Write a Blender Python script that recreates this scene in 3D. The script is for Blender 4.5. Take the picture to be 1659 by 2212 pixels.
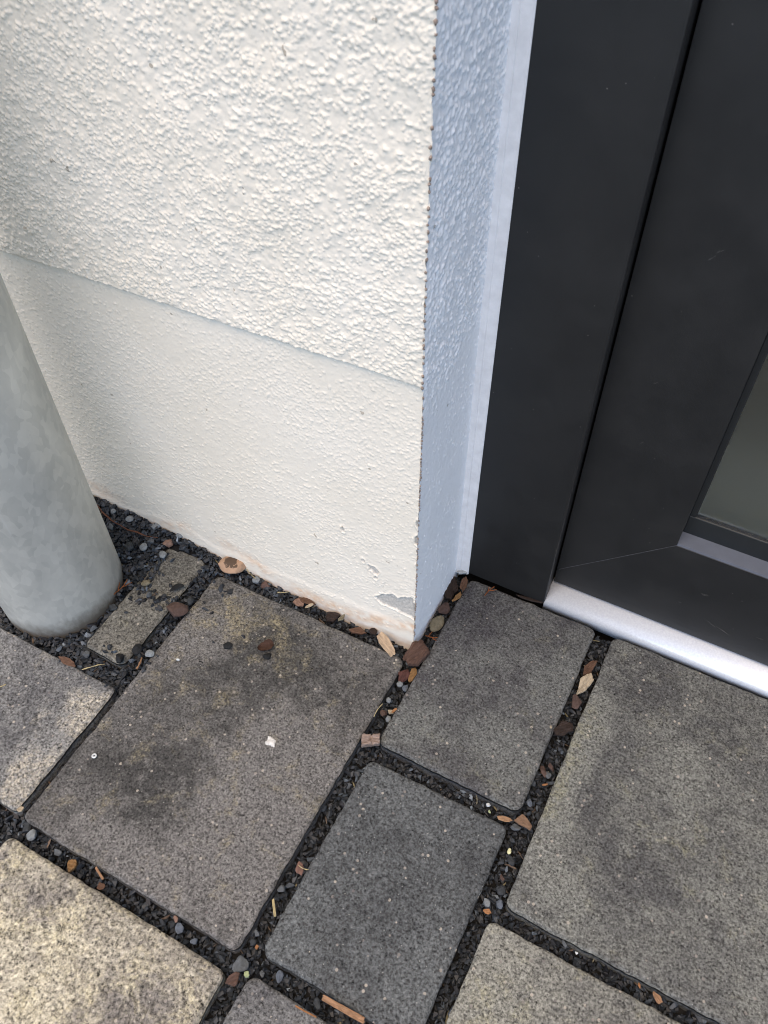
import bpy, bmesh, math, random
import numpy as np
from mathutils import Vector, Matrix, noise as mnoise

S = bpy.context.scene
for o in list(bpy.data.objects):
    bpy.data.objects.remove(o)
COL = S.collection

# ------------------------------------------------------------------ camera
cam = bpy.data.objects.new('camera', bpy.data.cameras.new('camera'))
COL.objects.link(cam)
RIGHT = Vector((0.8845820, 0.4663219, -0.0076514))
DOWN = Vector((0.3508007, -0.6760777, -0.6479644))
FWD = Vector((-0.3073329, 0.5704935, -0.7616322))
M = Matrix((RIGHT, -DOWN, -FWD)).transposed().to_4x4()
M.translation = Vector((0.2516743, -0.5491627, 1.0))
cam.matrix_world = M
cam.data.sensor_fit = 'HORIZONTAL'
cam.data.sensor_width = 36.0
cam.data.lens = 36.0 * 1779.78 / 1659.0
cam.data.clip_start = 0.01
cam.data.clip_end = 400
cam.data.dof.use_dof = True
cam.data.dof.focus_distance = 1.12
cam.data.dof.aperture_fstop = 17
S.camera = cam

# ------------------------------------------------------------------ light
SUN_EL, SUN_DIR = math.radians(74), Vector((-0.24, -0.97, 0)).normalized()
world = bpy.data.worlds.new('World')
S.world = world
world.use_nodes = True
wn = world.node_tree
sky = wn.nodes.new('ShaderNodeTexSky')
sky.sky_type = 'NISHITA'
sky.sun_disc = False
sky.sun_elevation = SUN_EL
sky.sun_rotation = math.atan2(SUN_DIR.x, SUN_DIR.y)
sky.air_density = 1.0
sky.dust_density = 1.2
sky.ozone_density = 1.0
bgn = wn.nodes['Background']
wn.links.new(sky.outputs[0], bgn.inputs[0])
bgn.inputs[1].default_value = 0.135
sun = bpy.data.objects.new('sun', bpy.data.lights.new('sun', 'SUN'))
COL.objects.link(sun)
sun.data.energy = 1.3
sun.data.angle = math.radians(58)
sun.data.color = (1.0, 0.70, 0.38)
sd = SUN_DIR * math.cos(SUN_EL) + Vector((0, 0, math.sin(SUN_EL)))
sun.rotation_euler = sd.to_track_quat('Z', 'Y').to_euler()
sun.location = (-2, -4, 5)
S.view_settings.view_transform = 'Standard'
S.view_settings.look = 'None'
S.view_settings.exposure = 1.42
S.view_settings.gamma = 1
S.render.engine = 'CYCLES'
S.cycles.use_denoising = True
S.cycles.filter_width = 1.05

# ------------------------------------------------------------------ helpers
def tag(o, label=None, cat=None, group=None, kind=None):
    if label: o['label'] = label
    if cat: o['category'] = cat
    if group: o['group'] = group
    if kind: o['kind'] = kind
    return o

def empty(name, loc=(0, 0, 0)):
    o = bpy.data.objects.new(name, None)
    o.empty_display_size = 0.05
    o.location = loc
    COL.objects.link(o)
    return o

def mesh_np(name, V, F, mat, parent=None, smooth=True, loc=None, attrs=None):
    """V (n,3); F list of (m,k) int arrays (one per polygon size)."""
    V = np.asarray(V, np.float32)
    if loc is not None:
        V = V - np.asarray(loc, np.float32)
    if not isinstance(F, list): F = [F]
    F = [np.asarray(f, np.int32) for f in F if len(f)]
    me = bpy.data.meshes.new(name)
    me.vertices.add(len(V))
    me.vertices.foreach_set('co', V.ravel())
    tot = np.concatenate([np.full(len(f), f.shape[1], np.int32) for f in F])
    idx = np.concatenate([f.ravel() for f in F])
    me.loops.add(len(idx))
    me.loops.foreach_set('vertex_index', idx)
    me.polygons.add(len(tot))
    st = np.concatenate([[0], np.cumsum(tot)[:-1]]).astype(np.int32)
    me.polygons.foreach_set('loop_start', st)
    me.polygons.foreach_set('loop_total', tot)
    me.update(calc_edges=True)
    if smooth: me.shade_smooth()
    else: me.shade_flat()
    for k, a in (attrs or {}).items():
        a = np.asarray(a, np.float32)
        if a.ndim == 1:
            at = me.attributes.new(k, 'FLOAT', 'POINT'); at.data.foreach_set('value', a)
        else:
            at = me.attributes.new(k, 'FLOAT_COLOR', 'POINT')
            at.data.foreach_set('color', np.c_[a, np.ones(len(a))].astype(np.float32).ravel())
    me.materials.append(mat)
    o = bpy.data.objects.new(name, me)
    COL.objects.link(o)
    if loc is not None: o.location = loc
    if parent: o.parent = parent
    return o

def bm_obj(name, bm, mat, parent=None, smooth=False, loc=None):
    me = bpy.data.meshes.new(name)
    if loc is not None:
        bmesh.ops.translate(bm, verts=bm.verts, vec=-Vector(loc))
    bmesh.ops.recalc_face_normals(bm, faces=bm.faces)
    bm.to_mesh(me); bm.free()
    if smooth: me.shade_smooth()
    me.materials.append(mat)
    o = bpy.data.objects.new(name, me)
    COL.objects.link(o)
    if loc is not None: o.location = loc
    if parent: o.parent = parent
    return o

def add_box(bm, x0, x1, y0, y1, z0, z1, bevel=0, seg=2):
    r = bmesh.ops.create_cube(bm, size=1.0)
    bmesh.ops.scale(bm, vec=(x1-x0, y1-y0, z1-z0), verts=r['verts'])
    bmesh.ops.translate(bm, vec=((x0+x1)/2, (y0+y1)/2, (z0+z1)/2), verts=r['verts'])
    if bevel:
        es = {e for v in r['verts'] for e in v.link_edges}
        bmesh.ops.bevel(bm, geom=list(es), offset=bevel, segments=seg, profile=0.5, affect='EDGES')
    return bm

def prism(bm, prof, x0, x1, axis='x'):
    """closed profile [(y,z)] extruded along x."""
    a = [bm.verts.new((x0, y, z)) for y, z in prof]
    b = [bm.verts.new((x1, y, z)) for y, z in prof]
    n = len(prof)
    for i in range(n):
        bm.faces.new((a[i], a[(i+1) % n], b[(i+1) % n], b[i]))
    bm.faces.new(a[::-1]); bm.faces.new(b)
    return bm

# 2-D value noise in numpy
def vnoise(x, y, seed=0):
    xi = np.floor(x).astype(np.int64); yi = np.floor(y).astype(np.int64)
    xf = x - xi; yf = y - yi
    u = xf*xf*xf*(xf*(xf*6-15)+10); v = yf*yf*yf*(yf*(yf*6-15)+10)
    def h(a, b):
        n = (a*374761393 + b*668265263 + seed*974711) & 0x7fffffff
        n = ((n ^ (n >> 13)) * 1274126177) & 0x7fffffff
        n = ((n ^ (n >> 11)) * 668265263) & 0x7fffffff
        return ((n ^ (n >> 15)) & 0xffff) / 65535.0
    return (h(xi, yi)*(1-u)+h(xi+1, yi)*u)*(1-v) + (h(xi, yi+1)*(1-u)+h(xi+1, yi+1)*u)*v

def fbm(x, y, size, seed=0, octv=4, rough=0.5):
    t = 0; a = 1; s = 0
    for k in range(octv):
        t = t + a*(vnoise(x/size*2**k + 31.7*k, y/size*2**k + 17.3*k, seed+k) - 0.5)
        s += a; a *= rough
    return t/s*2

def grid_faces(nu, nv):
    i = np.arange(nu*nv).reshape(nu, nv)
    return np.stack([i[:-1, :-1], i[1:, :-1], i[1:, 1:], i[:-1, 1:]], -1).reshape(-1, 4)

# ------------------------------------------------------------------ materials
class NT:
    def __init__(s, name):
        s.m = bpy.data.materials.new(name); s.m.use_nodes = True
        s.t = s.m.node_tree; s.b = s.t.nodes['Principled BSDF']
    def n(s, typ, **kw):
        nd = s.t.nodes.new(typ)
        for k, v in kw.items():
            if k in nd.bl_rna.properties and k != 'inputs': setattr(nd, k, v)
            else: nd.inputs[k].default_value = v
        return nd
    def l(s, a, b): s.t.links.new(a, b)
    def coord(s, off=(0, 0, 0), scale=(1, 1, 1)):
        c = s.n('ShaderNodeTexCoord'); mp = s.n('ShaderNodeMapping')
        mp.inputs['Location'].default_value = off; mp.inputs['Scale'].default_value = scale
        s.l(c.outputs['Object'], mp.inputs[0]); return mp.outputs[0]
    def noise(s, co, scale, detail=4, rough=0.5, dist=0):
        nd = s.n('ShaderNodeTexNoise', Scale=scale, Detail=detail, Roughness=rough, Distortion=dist)
        s.l(co, nd.inputs['Vector']); return nd.outputs['Fac']
    def voro(s, co, scale, out='Color', feature='F1'):
        nd = s.n('ShaderNodeTexVoronoi', feature=feature, Scale=scale)
        s.l(co, nd.inputs['Vector']); return nd.outputs[out]
    def ramp(s, f, lo, hi, a=0.0, b=1.0):
        nd = s.n('ShaderNodeMapRange')
        s.l(f, nd.inputs[0])
        for k, v in zip((1, 2, 3, 4), (lo, hi, a, b)): nd.inputs[k].default_value = v
        return nd.outputs[0]
    def math(s, op, a, b=None):
        nd = s.n('ShaderNodeMath', operation=op)
        for k, v in enumerate((a, b)):
            if v is None: continue
            if isinstance(v, (int, float)): nd.inputs[k].default_value = v
            else: s.l(v, nd.inputs[k])
        return nd.outputs[0]
    def mix(s, f, a, b, mode='MIX'):
        nd = s.n('ShaderNodeMix', data_type='RGBA', blend_type=mode)
        for k, v in ((0, f), (6, a), (7, b)):
            if isinstance(v, (int, float)): nd.inputs[k].default_value = v
            elif isinstance(v, tuple): nd.inputs[k].default_value = (*v, 1)
            else: s.l(v, nd.inputs[k])
        return nd.outputs[2]
    def attr(s, name, out='Fac'):
        nd = s.n('ShaderNodeAttribute', attribute_name=name); return nd.outputs[out]
    def bump(s, h, dist, strength=1.0, prev=None):
        nd = s.n('ShaderNodeBump', Distance=dist, Strength=strength)
        s.l(h, nd.inputs['Height'])
        if prev is not None: s.l(prev, nd.inputs['Normal'])
        return nd.outputs[0]
    def out(s, color=None, rough=None, normal=None, metal=None, spec=None):
        for k, v in (('Base Color', color), ('Roughness', rough), ('Normal', normal), ('Metallic', metal), ('Specular IOR Level', spec)):
            if v is None: continue
            if isinstance(v, tuple): s.b.inputs[k].default_value = (*v, 1)
            elif isinstance(v, (int, float)): s.b.inputs[k].default_value = v
            else: s.l(v, s.b.inputs[k])
        return s.m

def mat_plaster(name, bump_scale=None, ca=(.80, .742, .625), cb=(.85, .795, .685)):
    t = NT(name); co = t.coord()
    c = t.mix(t.ramp(t.noise(co, 6, 5), .35, .7), ca, cb)
    c = t.mix(t.ramp(t.noise(co, 420, 3), .62, .78, 0, .18), c, (.55, .52, .48))
    c = t.mix(t.math('MULTIPLY', t.attr('stain'), t.ramp(t.noise(co, 90, 4), .3, .62)), c, (.70, .50, .34))
    g = t.mix(t.ramp(t.noise(co, 300, 4, .65), .35, .65), (.42, .40, .36), (.60, .575, .52))
    c = t.mix(t.attr('bare'), c, g)
    sp = t.math('GREATER_THAN', t.noise(co, 70, 2), .755)
    c = t.mix(t.math('MULTIPLY', sp, .6), c, (.25, .2, .14))
    h = t.noise(co, 900, 3)
    nb = t.bump(h, .0004, .5)
    if bump_scale:
        h2 = t.voro(co, bump_scale, 'Distance', 'SMOOTH_F1')
        nb = t.bump(t.math('MULTIPLY', h2, -1.0), .004, 1, nb)
    return t.out(c, .95, nb, spec=.06)

def mat_concrete(name, dark, light, lich, lich_amt=.25, seed=0, coarse=0.0):
    t = NT(name); co = t.coord((seed*3.1, seed*1.7, 0))
    a = t.noise(co, 9, 5, .6, .6); b = t.noise(co, 45, 6, .65)
    f = t.math('ADD', t.math('MULTIPLY', a, .5), t.math('MULTIPLY', b, .5))
    f = t.math('ADD', f, t.math('MULTIPLY', t.attr('light'), .30))
    f = t.math('SUBTRACT', f, t.math('MULTIPLY', t.math('MULTIPLY', t.attr('dark'), t.ramp(t.noise(co, 60, 7, .75), .40, .60, .1, 1.4)), .25))
    c = t.mix(t.ramp(f, .37, .63), dark, light)
    lm_ = t.noise(co, 26, 8, .72, .5)
    lm_ = t.math('ADD', lm_, t.math('MULTIPLY', t.attr('lichen'), .14))
    c = t.mix(t.math('MULTIPLY', t.ramp(lm_, .64 - lich_amt*.35, .80 - lich_amt*.3, 0, .95), t.ramp(t.noise(co, 210, 4, .65), .36, .60)), c, lich)
    g1 = t.noise(co, 340 - 60*coarse, 4, .7); g2 = t.voro(co, 450 - 150*coarse, 'Color'); g3 = t.noise(co, 130, 4, .6)
    sep = t.n('ShaderNodeSeparateColor'); t.l(g2, sep.inputs[0])
    k = t.math('ADD', t.ramp(g1, .32, .68, .30, 1.70), t.ramp(sep.outputs[0], 0, 1, -.32, .32))
    k = t.math('ADD', k, t.ramp(g3, .3, .7, -.22, .22))
    kk = t.n('ShaderNodeCombineColor')
    for i in range(3): t.l(k, kk.inputs[i])
    c = t.mix(1.0, c, kk.outputs[0], 'MULTIPLY')
    v2 = t.n('ShaderNodeTexVoronoi', feature='F1', Scale=170.0); t.l(co, v2.inputs['Vector'])
    s2 = t.n('ShaderNodeSeparateColor'); t.l(v2.outputs['Color'], s2.inputs[0])
    big = t.math('MULTIPLY', t.math('GREATER_THAN', s2.outputs[0], .93), t.math('LESS_THAN', v2.outputs['Distance'], .3))
    c = t.mix(t.math('MULTIPLY', big, .7), c, t.mix(s2.outputs[1], (.12, .11, .11), (.42, .39, .33)))
    v3 = t.n('ShaderNodeTexVoronoi', feature='F1', Scale=330.0); t.l(co, v3.inputs['Vector'])
    s3 = t.n('ShaderNodeSeparateColor'); t.l(v3.outputs['Color'], s3.inputs[0])
    wh = t.math('MULTIPLY', t.math('GREATER_THAN', s3.outputs[0], .95), t.math('LESS_THAN', v3.outputs['Distance'], .22))
    c = t.mix(t.math('MULTIPLY', wh, .6), c, (.34, .35, .33))
    bk = t.math('MULTIPLY', t.math('GREATER_THAN', s3.outputs[1], .84), t.math('LESS_THAN', v3.outputs['Distance'], .38))
    c = t.mix(t.math('MULTIPLY', bk, .62), c, (.035, .033, .033))
    nb = t.bump(g1, .0011 + .0012*coarse, .8)
    nb = t.bump(sep.outputs[0], .0004, .35, nb)
    return t.out(c, .9, nb, spec=.25)

def mat_rock(name, col, var=.35, rough=.8, scale=220):
    t = NT(name); co = t.coord()
    n = t.noise(co, scale, 4, .65)
    c = t.mix(t.ramp(n, .3, .7), tuple(v*(1-var) for v in col), tuple(min(.9, v*(1+var)) for v in col))
    return t.out(c, rough, t.bump(n, .0011, .8), spec=.2)

def mat_bark(name, col, var=.45):
    t = NT(name); co = t.coord(scale=(1, 4, 4))
    n = t.noise(co, 70, 6, .7, 1.0)
    c = t.mix(t.ramp(n, .3, .68), tuple(v*(1-var) for v in col), tuple(min(.9, v*(1+var)) for v in col))
    return t.out(c, .85, t.bump(n, .0012, .9), spec=.2)

def mat_paint():
    t = NT('anthracite powder coat'); co = t.coord()
    n = t.noise(co, 1400, 2); d = t.noise(co, 14, 6, .65)
    c = t.mix(t.ramp(d, .4, .75, 0, .6), (.0098, .0103, .0108), (.0190, .0184, .0175))
    v3 = t.n('ShaderNodeTexVoronoi', feature='F1', Scale=140.0); t.l(co, v3.inputs['Vector'])
    s3 = t.n('ShaderNodeSeparateColor'); t.l(v3.outputs['Color'], s3.inputs[0])
    du = t.math('MULTIPLY', t.math('GREATER_THAN', s3.outputs[0], .95), t.math('LESS_THAN', v3.outputs['Distance'], .09))
    c = t.mix(t.math('MULTIPLY', du, .7), c, (.16, .15, .14))
    return t.out(c, t.ramp(d, .3, .7, .42, .55), t.bump(n, .0003, .35), spec=.5)

def mat_plain(name, col, rough, metal=0, spec=.5, nscale=None, ndist=.0002):
    t = NT(name); co = t.coord()
    n = t.noise(co, nscale or 60, 5, .6)
    c = t.mix(t.ramp(n, .3, .7), tuple(v*.9 for v in col), tuple(min(1, v*1.08) for v in col))
    return t.out(c, rough, t.bump(n, ndist, .3), metal, spec)

def mat_galv():
    t = NT('galvanised steel'); co = t.coord(scale=(1, 1, .6))
    wv = t.n('ShaderNodeTexNoise', Scale=30.0, Detail=3.0); t.l(co, wv.inputs['Vector'])
    ad = t.n('ShaderNodeVectorMath', operation='MULTIPLY_ADD')
    t.l(wv.outputs['Color'], ad.inputs[0]); ad.inputs[1].default_value = (.02, .02, .02); t.l(co, ad.inputs[2])
    v = t.n('ShaderNodeTexVoronoi', feature='F1', Scale=120.0); t.l(ad.outputs[0], v.inputs['Vector'])
    sp = t.n('ShaderNodeSeparateColor'); t.l(v.outputs['Color'], sp.inputs[0])
    big = t.noise(co, 11, 5, .6, .4)
    f = t.math('ADD', t.math('MULTIPLY', sp.outputs[0], .15), t.math('MULTIPLY', big, .85))
    c = t.mix(t.ramp(f, .26, .76), (.36, .37, .345), (.63, .63, .575))
    st = t.coord(scale=(1, 1, .06)); sn = t.noise(st, 70, 3)
    c = t.mix(t.ramp(sn, .68, .8, 0, .35), c, (.62, .64, .63))
    # dirt splashed on the foot, and a few white scuffs
    g = t.n('ShaderNodeNewGeometry'); sx = t.n('ShaderNodeSeparateXYZ'); t.l(g.outputs['Position'], sx.inputs[0])
    dz = t.math('ADD', sx.outputs['Z'], t.math('MULTIPLY', t.noise(co, 17, 7, .7), -.075))
    c = t.mix(t.ramp(dz, -.046, -.018, .9, 0), c, (.15, .125, .09))
    sc = t.coord(scale=(1, 1, .35)); s2 = t.noise(sc, 95, 6, .7)
    c = t.mix(t.ramp(s2, .69, .74, 0, .55), c, (.72, .74, .75))
    return t.out(c, t.ramp(f, .2, .8, .5, .62), t.bump(big, .0006, .3), .4, .5)

M_PLASTER = mat_plaster('off white render')
M_PLASTER_B = mat_plaster('off white render coarse', 190)
M_REVEAL_SKYTINT = mat_plaster('reveal render with sky tint', None, (.86, .885, .90), (.89, .91, .925))  # blue cast of the skylight on this face is put into the colour
M_PAINT = mat_paint()
M_GALV = mat_galv()
M_ALU = mat_plain('brushed aluminium', (.84, .89, .97), .27, .35, .5, 400, .0001)
M_PVC = mat_plain('white plastic', (.78, .78, .78), .4, ndist=0.0)
M_RUBBER = mat_plain('black rubber', (.010, .010, .011), .6)
M_BEAD = mat_plain('bead with sky sheen', (.070, .082, .105), .42, 0, .2)  # anthracite bead; its grey-blue sky reflection is put into the base colour
M_SOIL = mat_rock('dark soil', (.008, .008, .008), .4, .95)
DEBRIS = [
 ('cap', -0.301, -0.0043, 0.006, 38.7, 25.5, 18, 0.6, 'tan', 'stone', 'stone', 'tan stone with a dark brown cap lying against the wall foot', 'loose stones and pebbles'),
 ('pebble', -0.329, -0.1054, 0.006, 32.9, 26.1, 28, 0.65, 'redbrown', 'stone', 'stone', 'reddish brown stone at the edge of the small narrow paver', 'loose stones and pebbles'),
 ('pebble', -0.4095, -0.0172, 0.012, 16.0, 14.9, 37, 0.55, 'pinktan', 'stone', 'stone', 'pinkish tan stone at the far end of the small narrow paver', 'loose stones and pebbles'),
 ('pebble', -0.3356, -0.186, 0.006, 14.4, 16.7, 28, 0.7, 'basalt', 'stone', 'stone', 'largest black angular stone on the near end of the small narrow paver', 'loose stones and pebbles'),
 ('pebble', -0.3493, -0.2078, 0.004, 13.4, 13.8, 28, 0.7, 'basalt', 'stone', 'stone', 'black angular stone hanging over the near edge of the small narrow paver', 'loose stones and pebbles'),
 ('pebble', -0.3192, -0.181, 0.002, 12.5, 10.0, 28, 0.6, 'palegrey', 'pebble', 'pebble', 'pale grey pebble beside the large black stone near the small paver', 'loose stones and pebbles'),
 ('pebble', -0.3517, -0.0771, 0.008, 21.5, 11.1, 59, 0.4, 'basalt', 'stone', 'stone', 'long flat dark stone lying across the middle of the small narrow paver', 'loose stones and pebbles'),
 ('pebble', -0.2788, -0.1704, 0.003, 5.7, 5.5, 28, 0.6, 'white', 'pebble', 'pebble', 'tiny white pebble on the far left corner area of the biggest brown grey paver', 'loose stones and pebbles'),
 ('pebble', -0.2605, -0.0032, -0.0052, 13.0, 11.0, 27, 0.7, 'palegrey', 'pebble', 'pebble', 'pale grey pebble in the gap next to the tan capped stone', 'loose stones and pebbles'),
 ('pebble', -0.2438, -0.0043, -0.0072, 13.8, 13.7, 17, 0.6, 'brownpink', 'stone', 'stone', 'pinkish brown stone in the gap beside the pale pebble under the wall', 'loose stones and pebbles'),
 ('pebble', -0.2308, -0.1191, 0.001, 12.5, 13.1, 12, 0.5, 'basalt', 'stone', 'stone', 'black stone pair lying on the dark stain of the biggest paver', 'loose stones and pebbles'),
 ('pebble', -0.1718, -0.1076, 0.001, 11.5, 9.7, 28, 0.6, 'basalt', 'stone', 'stone', 'black pebble beside the curled brown leaf on the biggest paver', 'loose stones and pebbles'),
 ('pebble', 0.0079, -0.057, -0.0082, 8.4, 8.4, 28, 0.7, 'palegrey', 'pebble', 'pebble', 'round grey pebble touching the red bark below the wall corner', 'loose stones and pebbles'),
 ('pebble', 0.0173, -0.0594, -0.0082, 8.8, 9.2, 25, 0.7, 'bluegrey', 'pebble', 'pebble', 'round bluish grey pebble against the edge of the door side paver', 'loose stones and pebbles'),
 ('pebble', 0.0061, -0.0859, -0.0082, 6.5, 7.9, 28, 0.8, 'palegrey', 'pebble', 'pebble', 'small round pale pebble halfway down the joint below the wall corner', 'loose stones and pebbles'),
 ('pebble', 0.0182, -0.1101, -0.0082, 7.3, 8.7, 28, 0.8, 'palegrey', 'pebble', 'pebble', 'round pale pebble in the joint just above the square bark block', 'loose stones and pebbles'),
 ('pebble', 0.0088, -0.106, -0.0082, 9.3, 10.3, 40, 0.6, 'brown', 'stone', 'stone', 'brown stone in the joint beside a pale chip below the wall corner', 'loose stones and pebbles'),
 ('pebble', 0.0094, 0.0799, -0.0072, 22.8, 15.1, 71, 0.6, 'redbrown', 'stone', 'stone', 'smooth reddish brown stone in the gap along the sky tinted reveal', 'loose stones and pebbles'),
 ('pebble', 0.0116, 0.0532, -0.0072, 26.0, 15.8, 86, 0.45, 'olive', 'pebble', 'pebble', 'oval olive tan pebble in the gap along the sky tinted reveal', 'loose stones and pebbles'),
 ('pebble', 0.2303, 0.0272, -0.0072, 22.3, 18.1, -68, 0.6, 'redbrown', 'stone', 'stone', 'rounded red brown stone below the cream chip in the right joint', 'loose stones and pebbles'),
 ('pebble', 0.2237, -0.1274, -0.0082, 10.4, 6.8, -55, 0.6, 'bluegrey', 'pebble', 'pebble', 'blue grey pebble in the joint just above the tan bark flakes', 'loose stones and pebbles'),
 ('pebble', 0.2248, -0.0822, -0.0092, 13.8, 9.4, -51, 0.6, 'brown', 'stone', 'stone', 'brown stone in the right joint lying left of a red brown one', 'loose stones and pebbles'),
 ('pebble', 0.2321, -0.0732, -0.0082, 11.0, 7.0, -53, 0.6, 'redbrown', 'stone', 'stone', 'narrow red brown stone in the right joint next to the brown one', 'loose stones and pebbles'),
 ('pebble', 0.2318, -0.0836, -0.0092, 13.7, 6.9, -51, 0.6, 'grey', 'pebble', 'pebble', 'slim grey pebble in the right joint below the two brown stones', 'loose stones and pebbles'),
 ('pebble', 0.2191, -0.1649, -0.0082, 12.0, 9.1, 28, 0.6, 'grey', 'pebble', 'pebble', 'grey pebble just below the tan bark flakes at the joint crossing', 'loose stones and pebbles'),
 ('pebble', 0.2298, -0.2025, -0.0092, 9.7, 11.0, 28, 0.5, 'darkgrey', 'pebble', 'pebble', 'dark grey flat pebble below the yellow bit in the right joint', 'loose stones and pebbles'),
 ('pebble', 0.232, -0.2377, -0.0092, 12.4, 12.6, 35, 0.45, 'darkgrey', 'pebble', 'pebble', 'large dark grey flat pebble above the pale pair in the right joint', 'loose stones and pebbles'),
 ('pebble', 0.2226, -0.2589, -0.0082, 6.6, 9.6, 41, 0.6, 'palegrey', 'pebble', 'pebble', 'left pebble of the pale grey pair above the orange flake', 'loose stones and pebbles'),
 ('pebble', 0.2363, -0.2542, -0.0082, 8.6, 10.6, 28, 0.6, 'bluegrey', 'pebble', 'pebble', 'right pebble of the pale grey pair above the orange flake', 'loose stones and pebbles'),
 ('pebble', 0.1803, -0.1549, -0.0072, 5.2, 7.2, 37, 0.8, 'white', 'pebble', 'pebble', 'small white round pebble in the short joint above the dark paver', 'loose stones and pebbles'),
 ('pebble', 0.2239, -0.1942, -0.0072, 4.4, 6.3, 6, 0.5, 'yellow', 'fragment', 'fragment', 'tiny pale yellow bit in the middle of the right joint', 'loose stones and pebbles'),
 ('pebble', 0.3155, -0.2585, -0.0082, 5.6, 7.7, 28, 0.7, 'grey', 'pebble', 'pebble', 'grey pebble at the upper rim of the lower right joint', 'loose stones and pebbles'),
 ('pebble', 0.3308, -0.261, -0.0072, 3.0, 3.5, 22, 0.8, 'white', 'pebble', 'pebble', 'tiny white pebble in the lower right joint below a grey one', 'loose stones and pebbles'),
 ('pebble', 0.0067, -0.3549, -0.0082, 9.6, 10.1, 67, 0.6, 'grey', 'pebble', 'pebble', 'rounded grey pebble between the bark flake and the pale straw', 'loose stones and pebbles'),
 ('pebble', 0.0075, -0.4083, -0.0082, 6.8, 8.8, 59, 0.6, 'grey', 'pebble', 'pebble', 'grey pebble in the middle joint just below the pale straw', 'loose stones and pebbles'),
 ('pebble', 0.0084, -0.4175, -0.0092, 7.2, 9.6, 17, 0.6, 'darkgrey', 'pebble', 'pebble', 'dark grey pebble second below the pale straw in the middle joint', 'loose stones and pebbles'),
 ('pebble', 0.0102, -0.4429, -0.0062, 17.0, 16.2, 62, 0.55, 'grey', 'stone', 'stone', 'largest grey stone at the crossing of the lower joints', 'loose stones and pebbles'),
 ('pebble', -0.0727, -0.4448, -0.0082, 10.7, 9.8, 110, 0.6, 'bluegrey', 'pebble', 'pebble', 'blue grey angular pebble in the joint above the yellow paver', 'loose stones and pebbles'),
 ('pebble', -0.0496, -0.4474, -0.0082, 8.6, 7.8, 57, 0.6, 'bluegrey', 'pebble', 'pebble', 'slim blue grey pebble nearer the crossing above the yellow paver', 'loose stones and pebbles'),
 ('pebble', -0.081, -0.4385, -0.0072, 6.4, 8.2, 54, 0.6, 'pinktan', 'pebble', 'pebble', 'pink pebble in the joint beside a blue grey one above yellow paver', 'loose stones and pebbles'),
 ('pebble', 0.0531, -0.4326, -0.0082, 11.2, 9.5, 99, 0.5, 'bluegrey', 'pebble', 'pebble', 'long grey pebble below the corner of the dark middle paver', 'loose stones and pebbles'),
 ('pebble', 0.1026, -0.4358, -0.0092, 9.0, 10.9, 44, 0.5, 'darkgrey', 'pebble', 'pebble', 'dark grey pebble left of the long wood splinter', 'loose stones and pebbles'),
 ('pebble', 0.0354, -0.4389, -0.0082, 7.3, 5.3, -39, 0.5, 'grey', 'pebble', 'pebble', 'small slim grey pebble between the green bud and the dark paver', 'loose stones and pebbles'),
 ('pebble', -0.2935, -0.4435, -0.0082, 11.1, 12.4, 57, 0.6, 'palegrey', 'pebble', 'pebble', 'pale grey pebble above the top left corner of the yellow paver', 'loose stones and pebbles'),
 ('pebble', -0.3045, -0.4395, -0.0092, 11.7, 15.0, 41, 0.6, 'darkgrey', 'stone', 'stone', 'dark stone at the left corner of the biggest brown grey paver', 'loose stones and pebbles'),
 ('pebble', -0.2521, -0.4448, -0.0082, 9.5, 9.8, 85, 0.6, 'grey', 'pebble', 'pebble', 'long grey pebble in the joint left of the small bark ball', 'loose stones and pebbles'),
 ('pebble', -0.5215, -0.009, 0.018, 8.5, 8.5, 33, 0.7, 'palegrey', 'pebble', 'pebble', 'topmost pale pebble in the black gravel behind the post', 'loose stones and pebbles'),
 ('pebble', -0.4896, -0.0088, 0.016, 11.1, 10.9, 30, 0.7, 'palegrey', 'pebble', 'pebble', 'pale pebble right of the twig in the black gravel', 'loose stones and pebbles'),
 ('pebble', -0.4465, -0.0004, 0.014, 13.1, 10.7, 36, 0.6, 'palegrey', 'pebble', 'pebble', 'pale flat pebble at the wall end of the twig', 'loose stones and pebbles'),
 ('pebble', -0.4039, 0.0032, 0.012, 10.1, 9.6, 35, 0.7, 'palegrey', 'pebble', 'pebble', 'pale pebble at the wall just past the twig end', 'loose stones and pebbles'),
 ('pebble', -0.4381, -0.0404, 0.012, 10.9, 11.1, 49, 0.7, 'palegrey', 'pebble', 'pebble', 'pale angular pebble in gravel left of the pinkish tan stone', 'loose stones and pebbles'),
 ('pebble', -0.4352, -0.026, 0.012, 12.7, 9.7, 27, 0.7, 'grey', 'pebble', 'pebble', 'rounded grey pebble in gravel just left of the pinkish tan stone', 'loose stones and pebbles'),
 ('pebble', -0.405, -0.0377, 0.01, 12.8, 10.0, -18, 0.6, 'palegrey', 'pebble', 'pebble', 'pale pebble against the far left edge of the small narrow paver', 'loose stones and pebbles'),
 ('pebble', -0.5054, -0.0347, 0.016, 9.4, 11.4, 36, 0.7, 'grey', 'pebble', 'pebble', 'grey pebble beside the post under the twig', 'loose stones and pebbles'),
 ('pebble', -0.4575, -0.0512, 0.012, 18.6, 18.1, 36, 0.6, 'darkgrey', 'stone', 'stone', 'large rounded dark stone in gravel midway between post and pink stone', 'loose stones and pebbles'),
 ('pebble', -0.4138, -0.1445, 0.002, 15.2, 11.6, 14, 0.7, 'darkgrey', 'stone', 'stone', 'grey stone between the post foot and the small narrow paver', 'loose stones and pebbles'),
 ('pebble', -0.3779, -0.1063, 0.009, 8.2, 9.7, 24, 0.7, 'grey', 'pebble', 'pebble', 'grey pebble resting on the left rim of the small narrow paver', 'loose stones and pebbles'),
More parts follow.
